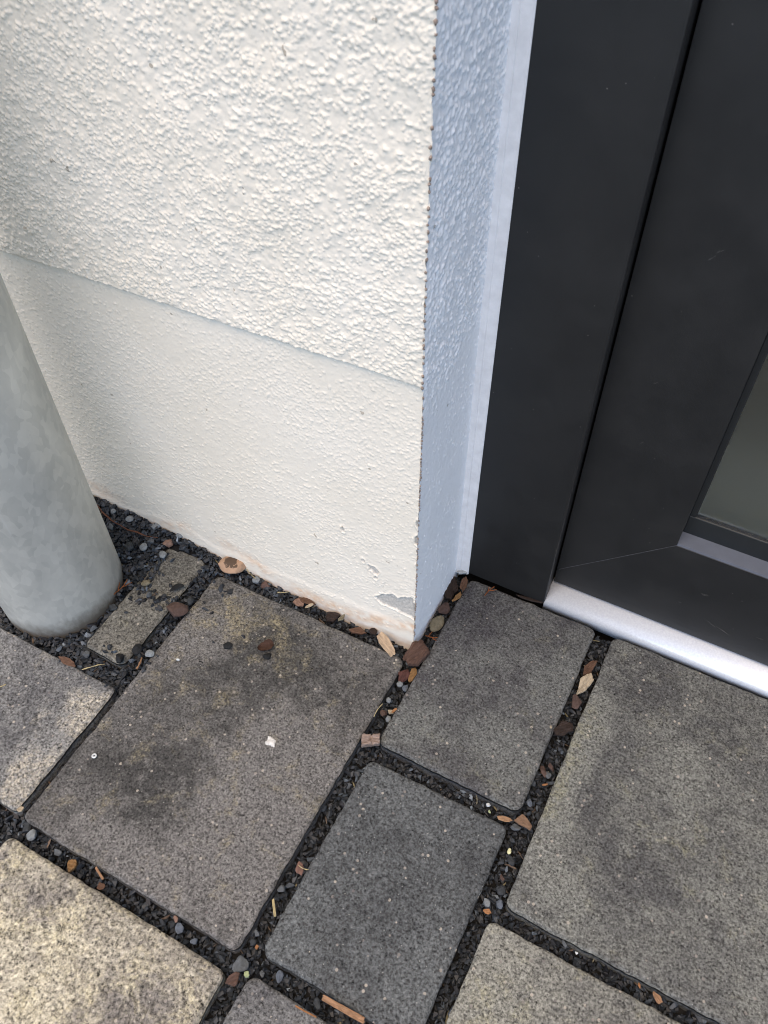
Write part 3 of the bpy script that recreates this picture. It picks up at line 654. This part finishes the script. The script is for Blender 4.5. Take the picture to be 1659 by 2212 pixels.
# threshold
bm = bmesh.new()
prof = [(.1515, -.012), (.1515, .0010)]
py_, pz_ = .1515, .0010
for k in range(46):          # rounded nose, then a long face that flattens towards the leaf
    u = k/45; a = math.radians(88 - 42*min(1, u/.22)) if u < .22 else math.radians(46 - 42*((u-.22)/.78)**.8)
    py_ += .00088*math.cos(a); pz_ += .00088*math.sin(a); prof.append((py_, pz_))
prof += [(.23, pz_ + .0002), (.23, -.012)]
prism(bm, prof, FX1 - .001, 1.07)
th = dpart('threshold', bm, M_ALU)
th.data.polygons.foreach_set('use_smooth', [len(p.vertices) == 4 for p in th.data.polygons])
th.data.update()
bm = bmesh.new(); add_box(bm, FX1 + .002, TX, LY + .004, LY + .02, .0206, BZ - .001)
dpart('bottom_seal', bm, M_RUBBER)
# made-up hall, left open above so daylight brightens the frosted pane
M_PANE_FLOOR = mat_plain('pale floor lighting the pane', (.165, .19, .182), .6)  # added pale strip, gives the pane a lighter band
bm = bmesh.new(); add_box(bm, -.02, 1.5, .32, .62, -.03, .004)
o = bm_obj('added_hall_floor', bm, M_PANE_FLOOR); o.parent = wall; o.location = -WL
bm = bmesh.new(); add_box(bm, -.02, 1.5, .621, 2.4, -.03, .006); add_box(bm, -.05, -.021, .32, 2.4, -.03, 2.6); add_box(bm, 1.501, 1.53, .32, 2.4, -.03, 2.6); add_box(bm, -.02, 1.5, 2.401, 2.45, -.03, 2.6)
o = bm_obj('added_hall_wall', bm, mat_plain('added hall dark', (.05, .056, .052), .8)); o.parent = wall; o.location = -WL

# ------------------------------------------------------------------ steel post
PX, PY, PR = -.5135, -.1430, .0880
n = 128; zz = np.concatenate([[-.045], np.linspace(0, 2.25, 46), [2.25]])
rad = np.full(len(zz), PR); rad[-1] = .001
th_ = np.arange(n)*2*math.pi/n
V = np.stack([np.outer(rad, np.cos(th_)), np.outer(rad, np.sin(th_)), np.repeat(zz[:, None], n, 1)], -1).reshape(-1, 3)
i = np.arange(len(zz)*n).reshape(len(zz), n); j = np.roll(i, -1, 1)
F = np.stack([i[:-1], j[:-1], j[1:], i[1:]], -1).reshape(-1, 4)
V += np.array([PX, PY, 0])
o = mesh_np('steel_post', V, F, M_GALV, None, True, (PX, PY, 0))
tag(o, 'thick round galvanised steel post standing in black gravel beside the wall', 'post')

# ------------------------------------------------------------------ pavers
PAV = []
def paver(x0, x1, y0, y1, mat, label, seed, z=0.0, tilt=(0, 0), dark=(), light=(), lichen=(), r=.011, step=.0022, rough=1.0, e=.0045, chips=()):
    cx, cy, hw, hh = (x0+x1)/2, (y0+y1)/2, (x1-x0)/2, (y1-y0)/2
    PAV.append((x0, x1, y0, y1, z))
    def axis(h):
        e_ = np.array([0, .0005, .0012, .0022, .0034, .0048, .0065, .0085])
        mid = np.linspace(-h+.0105, h-.0105, max(2, int((2*h-.021)/step)))
        return np.concatenate([-h+e_, mid, (h-e_)[::-1]])
    gx, gy = axis(hw), axis(hh)
    X, Y = np.meshgrid(gx, gy, indexing='ij')
    d = np.minimum(hw-np.abs(X), hh-np.abs(Y))
    ax, ay = np.abs(X)-(hw-r), np.abs(Y)-(hh-r)
    c = (ax > 0) & (ay > 0)
    m = np.maximum(ax, ay); hyp = np.hypot(ax, ay) + 1e-9
    f = np.where(c, m/hyp, 1)
    X2 = np.where(c, np.sign(X)*((hw-r)+ax*f), X); Y2 = np.where(c, np.sign(Y)*((hh-r)+ay*f), Y)
    wx, wy = X2+cx, Y2+cy
    near = np.exp(-d/.008)
    X2 = X2 + near*(.0011*fbm(wx, wy, .012, seed, 3)+.0008*fbm(wx, wy, .05, seed+2, 2)); Y2 = Y2 + near*(.0011*fbm(wx, wy, .012, seed+5, 3)+.0008*fbm(wx, wy, .05, seed+7, 2))
    ee = e*(1 + .45*fbm(wx, wy, .03, seed+9, 2))
    t = np.clip(d/ee, 0, 1)
    Z = -.8*ee*(1-np.sqrt(np.clip(1-(1-t)**2, 0, 1)))
    Z += rough*(.00055*fbm(wx, wy, .0055, seed+11, 3, .6) + .0005*fbm(wx, wy, .05, seed+13, 3))
    for (px, py, pr_, pd) in chips: Z -= pd*np.exp(-((wx-px)**2+(wy-py)**2)/pr_**2)
    Z += z + tilt[0]*X + tilt[1]*Y
    nx, ny = X.shape
    V = np.stack([X2, Y2, Z], -1).reshape(-1, 3)
    F = grid_faces(nx, ny)
    i = np.arange(nx*ny).reshape(nx, ny)
    loop = np.concatenate([i[:, 0], i[-1, 1:], i[-2::-1, -1], i[0, -2:0:-1]])
    L = len(loop); sk = V[loop].copy(); sk[:, 2] = -.044
    mid_ = V[loop].copy(); mid_[:, 2] -= .006
    mid_[:, :2] += .0006*np.stack([fbm(sk[:, 0], sk[:, 1], .006, 77), fbm(sk[:, 0], sk[:, 1], .006, 78)], -1)
    n0 = len(V); V = np.concatenate([V, mid_, sk])
    a = np.arange(L); b = np.roll(a, -1)
    F = np.concatenate([F, np.stack([loop[a], n0+a, n0+b, loop[b]], -1)[:, ::-1], np.stack([n0+a, n0+L+a, n0+L+b, n0+b], -1)[:, ::-1]])
    wx, wy = V[:, 0]+cx, V[:, 1]+cy
    at = {}
    for k, bl in (('dark', dark), ('light', light), ('lichen', lichen)):
        s_ = np.zeros(len(V))
        for (bx, by, rx, ry, am) in bl:
            q = np.hypot((wx-bx)/rx, (wy-by)/ry) + .55*fbm(wx, wy, .03, seed+20, 4, .6)
            s_ = np.maximum(s_, am*np.clip(1.35-q, 0, 1))
        at[k] = s_
    o = mesh_np('paver', V + np.array([cx, cy, 0]), F, mat, None, True, (cx, cy, 0), at)
    return tag(o, label, 'paver', 'concrete pavers')

mA = mat_concrete('concrete brown grey', (0.043, 0.044, 0.043), (0.112, 0.112, 0.109), (0.187, 0.169, 0.113), .28, 1)
mB = mat_concrete('concrete dark grey', (0.049, 0.050, 0.054), (0.100, 0.107, 0.104), (0.134, 0.135, 0.100), .12, 2)
mC = mat_concrete('concrete slate grey', (0.048, 0.053, 0.056), (0.081, 0.090, 0.093), (0.102, 0.112, 0.092), .04, 3)
mD = mat_concrete('concrete mid grey', (0.065, 0.068, 0.068), (0.134, 0.141, 0.130), (0.181, 0.182, 0.130), .22, 4)
mE = mat_concrete('concrete beige grey', (0.088, 0.090, 0.086), (0.174, 0.178, 0.157), (0.227, 0.224, 0.154), .35, 5)
mF = mat_concrete('concrete pale yellow', (0.142, 0.136, 0.124), (0.325, 0.311, 0.247), (0.396, 0.372, 0.255), .5, 6, 1.0)
mG = mat_concrete('concrete light grey', (0.080, 0.083, 0.086), (0.151, 0.156, 0.154), (.300, .285, .235), .18, 7)
mH = mat_concrete('concrete purple grey', (0.070, 0.072, 0.075), (0.134, 0.140, 0.139), (0.166, 0.163, 0.137), .12, 8)
mS = mat_concrete('concrete brown', (0.074, 0.074, 0.068), (0.134, 0.135, 0.119), (0.166, 0.163, 0.122), .15, 9)
paver(-.3165, -.0005, -.4355, -.0235, mA, 'largest brown grey paver with yellowish blotches and dark stain below the wall', 11, 0, (0, .002),
      dark=((-.135, -.105, .085, .040, 1.0), (-.215, -.32, .075, .05, .95), (-.05, -.13, .05, .05, .6), (-.19, -.16, .06, .03, .6)), light=((-.055, -.30, .085, .16, 1.0), (-.05, -.36, .07, .09, .9), (-.27, -.12, .05, .07, .5), (-.12, -.41, .12, .03, .8), (-.1, -.22, .05, .05, .4)),
      lichen=((-.245, -.075, .075, .04, 1.1), (-.17, -.075, .05, .03, .6), (-.29, -.17, .02, .07, .7), (-.10, -.29, .05, .07, .3)), chips=((-.3165, -.300, .008, .004),))
paver(.0225, .2175, -.148, .1455, mB, 'dark grey paver at the door frame between white reveal and silver threshold', 22, 0, (0, 0),
      dark=((.06, .10, .05, .06, .5), (.12, -.03, .05, .05, .3), (.03, 0, .03, .1, .3)), light=((.17, -.08, .05, .05, .7), (.05, -.11, .05, .04, .6), (.1, .02, .03, .03, .4), (.2, .02, .03, .1, .5)), lichen=((.17, .1, .05, .03, .8), (.14, -.12, .08, .03, .7)), rough=.9)
paver(.0235, .2125, -.4235, -.1705, mC, 'smooth slate grey paver in the middle with a wood splinter at its lower corner', 33, -.001, (0, 0), light=((.04, -.38, .03, .05, .5), (.10, -.2, .08, .03, .4), (.19, -.36, .03, .06, .5)), dark=((.12, -.33, .05, .05, .4), (.08, -.25, .05, .05, .3)), rough=.7)
paver(.2425, .5575, -.2555, .1465, mD, 'large mid grey paver with beige left rim in front of the silver threshold', 44, 0, (0, 0),
      light=((.25, -.08, .03, .12, 1.0), (.28, -.2, .05, .04, .6), (.38, -.02, .06, .05, .5)), dark=((.30, .1, .06, .05, .7), (.36, -.16, .06, .05, .6), (.29, -.1, .02, .04, .6), (.40, .06, .05, .03, .6)), lichen=((.248, -.06, .014, .1, 1.2), (.40, -.08, .06, .04, .5)))
paver(.2325, .5475, -.677, -.2750, mE, 'beige grey paver at the lower right edge of the picture', 55, 0, (0, 0), light=((.25, -.36, .04, .08, .8), (.30, -.33, .04, .04, .4)), dark=((.28, -.33, .02, .02, .5),), lichen=((.26, -.42, .05, .08, .8),), rough=1.1)
paver(-.3155, .0015, -.862, -.4565, mF, 'pale yellow coarse paver filling the lower left corner of the picture', 66, .001, (0, 0), dark=((-.30, -.475, .03, .02, .8), (-.06, -.55, .08, .06, .55), (-.25, -.50, .06, .02, .5)), light=((-.2, -.6, .1, .1, .6),), rough=2.0, e=.007, step=.0019)
paver(-.642, -.3275, -.4325, -.2440, mG, 'grey paver at the left picture edge with a beige end, below the post', 77, .001, (-.004, 0), light=((-.35, -.29, .028, .035, 1.3), (-.335, -.38, .05, .06, .9)), lichen=((-.345, -.29, .03, .038, 2.6), (-.335, -.39, .045, .05, 1.6)), dark=((-.42, -.30, .06, .05, .6), (-.40, -.36, .05, .04, .4)), r=.007)
paver(.0255, .2155, -.702, -.4460, mH, 'small purplish grey paver cut off by the bottom edge of the picture', 88, 0, (0, 0))
paver(-.4120, -.3430, -.2120, -.0130, mS, 'small narrow brownish paver strewn with black stones between post and wall', 99, .002, (-.03, .015), r=.010, rough=1.2, e=.005)
# paving that continues beyond the picture
bm = bmesh.new()
rr = random.Random(5)
for ix in range(-9, 12):
    for iy in range(-13, 0):
        x, y = ix*.335 + .2325, iy*.42 - .275
        if x < 1.2 and x + .3 > -.66 and y > -1.2: continue
        add_box(bm, x, x+.315, y, y+.40, -.04, rr.uniform(-.001, .001), .005, 1)
for x in (.58, .915, 1.25, 1.585):
    for y in (-.2555, -.677, -1.097): add_box(bm, x, x+.315, y, y+.40, -.04, 0, .005, 1)
for (a, b, c, d) in ((-.65, -.335, -.855, -.455), (.0255, .2155, -1.10, -.722), (.2325, .5475, -1.097, -.697), (-.3155, .0015, -1.1, -.882), (-.985, -.662, -.432, -.17), (-1.3, -1.005, -.432, -.03), (-1.3, -.662, -1.1, -.875), (-1.0, -.67, -.855, -.455), (-1.35, -1.02, -.855, -.455)):
    add_box(bm, a, b, c, d, -.04, 0, .005, 1)
o = bm_obj('paving', bm, mG); tag(o, kind='structure')
for k in ('dark', 'light', 'lichen'):
    pass

# ------------------------------------------------------------------ gravel
def gz(x, y):
    """gravel surface height"""
    m = np.clip((-.10 - x)/.30, 0, 1)*np.clip((y + .30)/.24, 0, 1)
    w = np.clip((y + .10)/.10, 0, 1)
    return -.0165 + m*(.014 + .022*w*np.clip((-x-.1)/.4, 0, 1))
rs = np.random.RandomState(11)
protos = []
for k in range(36):
    bm = bmesh.new()
    nv = rs.randint(9, 15)
    P = rs.normal(size=(nv, 3)); P /= np.linalg.norm(P, axis=1)[:, None]
    P *= rs.uniform(.75, 1.05, (nv, 1)); P *= np.array([1, rs.uniform(.6, .95), rs.uniform(.45, .8)])
    for p in P: bm.verts.new(p)
    bmesh.ops.convex_hull(bm, input=bm.verts)
    for v in [v for v in bm.verts if not v.link_faces]: bm.verts.remove(v)
    bmesh.ops.triangulate(bm, faces=bm.faces)
    bm.verts.ensure_lookup_table(); bm.verts.index_update()
    bmesh.ops.recalc_face_normals(bm, faces=bm.faces)
    protos.append((np.array([v.co[:] for v in bm.verts]), np.array([[v.index for v in f.verts] for f in bm.faces]))); bm.free()
def inside(x, y, mrg):
    r = np.zeros(len(x), bool)
    for (a, b, c, d, z) in PAV: r |= (x > a+mrg) & (x < b-mrg) & (y > c+mrg) & (y < d-mrg)
    return r
# paving pieces beyond the picture keep the gravel out too
PAV0 = list(PAV)
PAV += [(.58, .895, -.2555, .1445, 0), (.58, .895, -.677, -.277, 0), (-.65, -.335, -.855, -.455, 0), (-.985, -.662, -.432, -.17, 0), (-1.3, -1.005, -.432, -.03, 0), (-1.0, -.67, -.855, -.455, 0)]
pts = []
for lay, (pitch, dz) in enumerate(((.0060, -.0060), (.0056, -.0030), (.0068, 0))):
    gx = np.arange(-1.06, .64, pitch); gy = np.arange(-.76, .17, pitch)
    X, Y = np.meshgrid(gx, gy); X = X.ravel() + rs.uniform(-.5, .5, X.size)*pitch*1.1; Y = Y.ravel() + rs.uniform(-.5, .5, Y.size)*pitch*1.1
    k = ~inside(X, Y, -.0008) & ~((Y > CY - .0015) & (X < CX + .001)) & ~((X > .02) & (Y > .146)) & (Y < .15) & (np.hypot(X-PX, Y-PY) > PR + .0005)
    X, Y = X[k], Y[k]
    pts.append(np.stack([X, Y, gz(X, Y) + dz + rs.uniform(-.0014, .0014, len(X)), (.0023 + .0028*rs.random(len(X))**1.6)*np.where((X < -.33) & (Y > -.26), 1.25, 1)], 1))
PAV = PAV0
# stones strewn on the narrow paver and its neighbours
ex = []
for (cx_, cy_, sx, sy, nn, zt) in ((-.405, -.092, .010, .020, 42, .0045), (-.380, -.105, .016, .006, 22, .0042), (-.350, -.10, .006, .012, 14, .003), (-.404, -.06, .008, .018, 24, .006), (-.30, -.05, .012, .012, 7, .002), (-.32, -.19, .008, .02, 8, .002), (-.38, -.20, .012, .006, 6, .002), (-.255, -.11, .03, .02, 4, .0015), (-.36, -.235, .03, .01, 8, .001)):
    for _ in range(nn): ex.append((rs.normal(cx_, sx), rs.normal(cy_, sy), zt, .0024 + .0030*rs.random()**1.5))
pts.append(np.array(ex))
pts = np.concatenate(pts)
pal = np.array([.72, .9, 1.12])*np.array([(.013, .014, .015), (.019, .020, .021), (.028, .029, .030), (.008, .008, .009), (.045, .047, .049), (.09, .093, .095), (.19, .19, .185), (.10, .055, .03), (.24, .17, .08)])
pw = np.array([.30, .26, .16, .16, .06, .025, .008, .013, .007]); pw = pw/pw.sum()
Vs, Fs, Ts = [], [], []; off = 0
for (x, y, z, r) in pts:
    v, f = protos[rs.randint(len(protos))]
    a, b, c = rs.uniform(0, 6.283, 3); b = b*.08
    ca, sa, cb, sb, cc, sc_ = math.cos(a), math.sin(a), math.cos(b), math.sin(b), math.cos(c), math.sin(c)
    Rm = np.array([[ca, -sa, 0], [sa, ca, 0], [0, 0, 1]]) @ np.array([[cb, 0, sb], [0, 1, 0], [-sb, 0, cb]]) @ np.array([[1, 0, 0], [0, math.cos(c*.15), -math.sin(c*.15)], [0, math.sin(c*.15), math.cos(c*.15)]])
    k = rs.choice(len(pal), p=pw)
    s = np.array([1.25, 1, 1]) if k < 7 else np.array([1.9, .5, .35])
    Vs.append((v*s*r*1.15) @ Rm.T + (x, y, z)); Fs.append(f + off); off += len(v)
    Ts.append(np.repeat([pal[k]*rs.uniform(.7, 1.35)], len(v), 0))
t = NT('basalt chippings'); co = t.coord()
nn = t.noise(co, 500, 3, .6)
c = t.mix(1.0, t.attr('tint', 'Color'), t.mix(nn, (.55, .55, .55), (1.5, 1.5, 1.5)), 'MULTIPLY')
t.out(c, .6, t.bump(nn, .0005, .5), spec=.45)
o = mesh_np('gravel', np.concatenate(Vs), np.concatenate(Fs), t.m, None, False, None, dict(tint=np.concatenate(Ts)))
tag(o, kind='stuff')
o['label'] = 'black basalt chippings filling the joints and the bed around the post'; o['category'] = 'gravel'
# fine dark grit underneath
xs = np.arange(-1.4, .70, .006); ys = np.arange(-.80, .152, .006)
X, Y = np.meshgrid(xs, ys, indexing='ij')
tag(mesh_np('soil_bed', np.stack([X, Y, gz(X, Y) - .0065 + .0015*fbm(X, Y, .012, 3)], -1).reshape(-1, 3), grid_faces(*X.shape), M_SOIL), kind='structure')

# ------------------------------------------------------------------ loose stones, bark, wood, leaves
_CB = dict(tan=(.42, .24, .13), redbrown=(.12, .075, .06), pinktan=(.30, .18, .13), basalt=(.020, .021, .022), palegrey=(.27, .28, .28), white=(.62, .61, .58), brownpink=(.17, .10, .08), bluegrey=(.14, .155, .18), brown=(.12, .075, .058),
    olive=(.24, .20, .13), grey=(.13, .135, .138), darkgrey=(.055, .058, .06), yellow=(.65, .6, .33), bark=(.15, .08, .05), cream=(.52, .41, .28), darkbark=(.045, .030, .024), tanleaf=(.56, .40, .26), barkred=(.12, .068, .05), darkred=(.10, .042, .034),
    goldbark=(.28, .15, .06), barkblock=(.36, .26, .21), orange=(.42, .19, .08), tanbrown=(.24, .14, .085), green=(.48, .52, .28), barkpink=(.22, .12, .09), straw=(.58, .46, .24), splinter=(.40, .22, .12), darkleaf=(.075, .038, .025),
    twig=(.15, .062, .035), sprig=(.30, .095, .03), plaster=(.40, .40, .39), splat=(.62, .58, .53))
COLS = {k: tuple(c*(.85 if min(v) > .3 else .62) for c in (v[0]*.92, v[1], v[2]*1.06)) for k, v in _CB.items()}
_mc = {}
def dmat(kind, col):
    fam = 'bark' if kind in ('bark', 'flake', 'leaf', 'tube', 'sprig', 'block') else 'rock'
    if (fam, col) not in _mc:
        _mc[fam, col] = mat_bark(col + ' wood', COLS[col], .5) if fam == 'bark' else mat_rock(col + ' stone', COLS[col], .3)
    return _mc[fam, col]
def ico(sub):
    bm = bmesh.new(); bmesh.ops.create_icosphere(bm, subdivisions=sub, radius=1); return bm
def tube(bm, pts, rad, n=7):
    rings = []
    for i, p in enumerate(pts):
        p = Vector(p); d = (Vector(pts[min(i+1, len(pts)-1)]) - Vector(pts[max(i-1, 0)])).normalized()
        a = d.cross(Vector((0, 0, 1)));
        if a.length < 1e-4: a = Vector((1, 0, 0))
        a.normalize(); b = a.cross(d)
        r = rad[i] if isinstance(rad, (list, tuple)) else rad
        rings.append([bm.verts.new(p + (a*math.cos(2*math.pi*k/n) + b*math.sin(2*math.pi*k/n))*r) for k in range(n)])
    for A, B in zip(rings[:-1], rings[1:]):
        for k in range(n): bm.faces.new((A[k], A[(k+1) % n], B[(k+1) % n], B[k]))
    bm.faces.new(rings[0][::-1]); bm.faces.new(rings[-1])
for idx, (kind, x, y, z, L, W, ang, thk, col, name, cat, label, group) in enumerate(DEBRIS):
    rr = random.Random(idx*7 + 3); L /= 1000; W /= 1000
    if kind in ('pebble', 'bark', 'flake', 'leaf', 'block', 'cap'): L = max(L, .0022); W = max(W, .0016)
    sd = Vector((rr.uniform(0, 50), rr.uniform(0, 50), rr.uniform(0, 50)))
    bm = bmesh.new(); smooth = True; lift = 0
    if kind in ('pebble', 'cap'):
        bm.free(); bm = ico(4 if L > .010 else 3)
        rnd = col in ('palegrey', 'olive', 'yellow', 'cream') or kind == 'cap'
        planes = [(Vector((rr.gauss(0, 1), rr.gauss(0, 1), rr.gauss(0, .8))).normalized(), rr.uniform(.66, .92) if rnd else rr.uniform(.50, .80)) for _ in range(9 if rnd else 13)]
        for v in bm.verts:
            p = v.co.copy()
            for nrm, dd in planes:
                q = p.dot(nrm)
                if q > dd: p -= nrm*(q-dd)*(.8 if rnd else .96)
            p *= 1 + .06*mnoise.fractal(p*1.9 + sd, 1, 2, 3) + .03*mnoise.noise(p*8 + sd)
            v.co = Vector((p.x*L/2*1.18, p.y*W/2*1.18, p.z*W*thk/2*1.15))
        lift = W*thk*.22
    elif kind in ('bark', 'flake', 'block'):
        bm.free(); bm = ico(5)
        T_ = max(W*thk, .0006)
        nk = rr.randint(6, 9) if kind != 'block' else 4
        if L > 3.2*W and kind == 'flake': ks = [(math.atan2(sy*.62, sx*1.0) + rr.uniform(-.05, .05), 1.12*rr.uniform(.9, 1.06)) for sx, sy in ((1, 1), (-1, 1), (-1, -1), (1, -1))]
        elif kind == 'block': ks = [(math.pi/4 + k*math.pi/2 + rr.uniform(-.28, .28), 1.25*rr.uniform(.8, 1.1)) for k in range(4)]
        else: ks = [((k + rr.uniform(-.35, .35))*2*math.pi/nk, rr.uniform(.70, 1.18)) for k in range(nk)]
        KP = [Vector((math.cos(a)*r_, math.sin(a)*r_, 0)) for a, r_ in ks]
        def prad(th):
            best = .3; d = Vector((math.cos(th), math.sin(th), 0))
            for A, B in zip(KP, KP[1:] + KP[:1]):
                e_ = B - A; den = d.x*e_.y - d.y*e_.x
                if abs(den) < 1e-6: continue
                s_ = (A.x*e_.y - A.y*e_.x)/den; u_ = (A.x*d.y - A.y*d.x)/den
                if s_ > 0 and -.001 <= u_ <= 1.001: best = s_
            return best
        for v in bm.verts:
            p = v.co.copy(); rho = min(1, math.hypot(p.x, p.y)); th = math.atan2(p.y, p.x)
            r_ = (rho**.55)*prad(th)*(1 + .09*mnoise.noise(Vector((math.cos(th)*4, math.sin(th)*4, p.z*1.5)) + sd))
            qx, qy = math.cos(th)*r_, math.sin(th)*r_
            qz = math.copysign(abs(p.z)**.35, p.z)
            lay = mnoise.noise(Vector((qx*1.1, qy*4.5, 4)) + sd)
            step_ = math.floor((lay + 1)*2.5)/2.5 - 1          # bark splits in layers
            hz = qz*(1 + .35*step_) + .22*mnoise.noise(Vector((qx*2.2, qy*11, 2)) + sd)
            bend = .14*L*(qx**2)*mnoise.noise(sd*1.7) if kind != 'block' else 0
            if kind == 'block': hz -= .7*max(0, 1-abs(qx - .1 + .15*mnoise.noise(Vector((qy*2, 1, 0))+sd))/.09)*(qz > 0) + .35*max(0, 1-abs(qy + .3)/.07)*(qz > 0)
            v.co = Vector((qx*L/2*1.02, qy*W/2*1.08, hz*T_/2 + bend + .16*W*qy*mnoise.noise(sd*.7)))
        lift = T_*.3
    elif kind == 'leaf':
        nu, nv = 28, 14; th_ = .0006
        vs = []
        for side in (0, 1):
            for a in range(nu):
                for b in range(nv):
                    u = a/(nu-1)*2-1; v = b/(nv-1)*2-1
                    half = (1 - abs(u)**2.6)**.6*(.78 + .22*u) + .04
                    rg = 1 + .16*mnoise.noise(Vector((u*5, v*2, 0)) + sd)
                    h = .26*W*(v*v) + .10*W*math.sin(u*2.5+sd.x) + .06*W*mnoise.noise(Vector((u*4, v*4, 3))+sd) - .05*W*math.exp(-(v/.08)**2)
                    vs.append(bm.verts.new((u*L/2, v*half*rg*W/2, h + side*th_)))
        g = lambda s, a, b: vs[s*nu*nv + a*nv + b]
        for a in range(nu-1):
            for b in range(nv-1):
                bm.faces.new((g(0, a, b), g(0, a, b+1), g(0, a+1, b+1), g(0, a+1, b))); bm.faces.new((g(1, a, b), g(1, a+1, b), g(1, a+1, b+1), g(1, a, b+1)))
        for a in range(nu-1):
            for b in (0, nv-1): bm.faces.new((g(0, a, b), g(0, a+1, b), g(1, a+1, b), g(1, a, b)))
        for b in range(nv-1):
            for a in (0, nu-1): bm.faces.new((g(0, a, b), g(1, a, b), g(1, a, b+1), g(0, a, b+1)))
    elif kind == 'tube':
        n_ = 16; bow = rr.uniform(.02, .10)*L*rr.choice((-1, 1)); R_ = max(W/2*.8, .00045)
        pts_ = [((i/(n_-1)-.5)*L, bow*(1-(2*i/(n_-1)-1)**2) + .012*L*mnoise.noise(Vector((i*.5, 0, 0))+sd), .03*L*mnoise.noise(Vector((i*.35, 5, 0))+sd)) for i in range(n_)]
        tube(bm, pts_, [R_*(.75 + .25*math.sin(i*.9+sd.x)+.1)*(1 if i < n_-2 else .7) for i in range(n_)]); lift = R_
    elif kind == 'sprig':
        def branch(p, a, ln, r, dep):
            pts_ = [p]; q = Vector(p); n_ = 7
            for i in range(n_):
                a += rr.uniform(-.22, .22); q = q + Vector((math.cos(a), math.sin(a), rr.uniform(-.1, .22)))*ln/n_; pts_.append(q.copy())
                # overlapping scale leaves
                m = Matrix.Translation(q) @ Matrix.Rotation(a, 4, 'Z') @ Matrix.Diagonal((ln/n_*.75, r*1.5, r*1.2, 1))
                bmesh.ops.create_icosphere(bm, subdivisions=1, radius=1, matrix=m)
            tube(bm, pts_, r, 5)
            if dep:
                for k, sgn in ((2, 1), (4, -1)):
                    branch(pts_[k], a + sgn*rr.uniform(.5, .9), ln*.5, r*.85, dep-1)
        branch(Vector((-L/2, 0, .001)), 0, L, .00062, 1); lift = .0008
    elif kind == 'splat':
        n_ = 70; ringN = 6
        vs = [[bm.verts.new((0, 0, .0008))]]
        for k in range(1, ringN+1):
            row = []
            for i in range(n_):
                a = 2*math.pi*i/n_; q = Vector((math.cos(a), math.sin(a), 0))
                R_ = max(.3, .70 + .35*mnoise.noise(q*1.1 + sd) + .22*mnoise.noise(q*3.5 + sd) + .12*mnoise.noise(q*8 + sd))*k/ringN
                row.append(bm.verts.new((q.x*R_*L/2, q.y*R_*W/2, .0010*(1-(k/ringN)**3) + .0002*mnoise.noise(q*9*k+sd) - (.0008 if k == ringN else 0))))
            vs.append(row)
        for i in range(n_): bm.faces.new((vs[0][0], vs[1][i], vs[1][(i+1) % n_]))
        for k in range(1, ringN):
            for i in range(n_): bm.faces.new((vs[k][i], vs[k+1][i], vs[k+1][(i+1) % n_], vs[k][(i+1) % n_]))
    elif kind == 'ring':
        tube(bm, [(L*.32*math.cos(a), L*.30*math.sin(a), .0004) for a in [k*2*math.pi/16 for k in range(17)]], L*.17, 8); lift = .001
    o = bm_obj(name, bm, dmat(kind, col) if kind != 'cap' else _cap_mat(), None, smooth) if kind != 'cap' else None
    if kind == 'cap':
        t = NT('tan stone with cap'); co = t.coord(); sx = t.n('ShaderNodeSeparateXYZ'); t.l(co, sx.inputs[0])
        nn = t.noise(co, 160, 5, .65); f_ = t.math('ADD', sx.outputs['Z'], t.math('MULTIPLY', t.noise(co, 90, 5, .7), .016))
        f_ = t.math('SUBTRACT', f_, t.math('MULTIPLY', t.math('ABSOLUTE', t.math('ADD', sx.outputs['X'], .004)), .28))
        c = t.mix(t.ramp(f_, .0120, .0128), t.mix(nn, (.27, .17, .105), (.42, .29, .20)), (.085, .058, .040))
        t.out(c, .85, t.bump(nn, .0006, .7), spec=.25)
        o = bm_obj(name, bm, t.m, None, True)
    o.location = (x, y, z + lift); o.rotation_euler = (rr.uniform(-.12, .12) if kind in ('bark', 'flake', 'pebble') else 0, rr.uniform(-.1, .1) if kind in ('bark', 'flake', 'pebble') else 0, math.radians(ang))
    tag(o, label, cat, group)
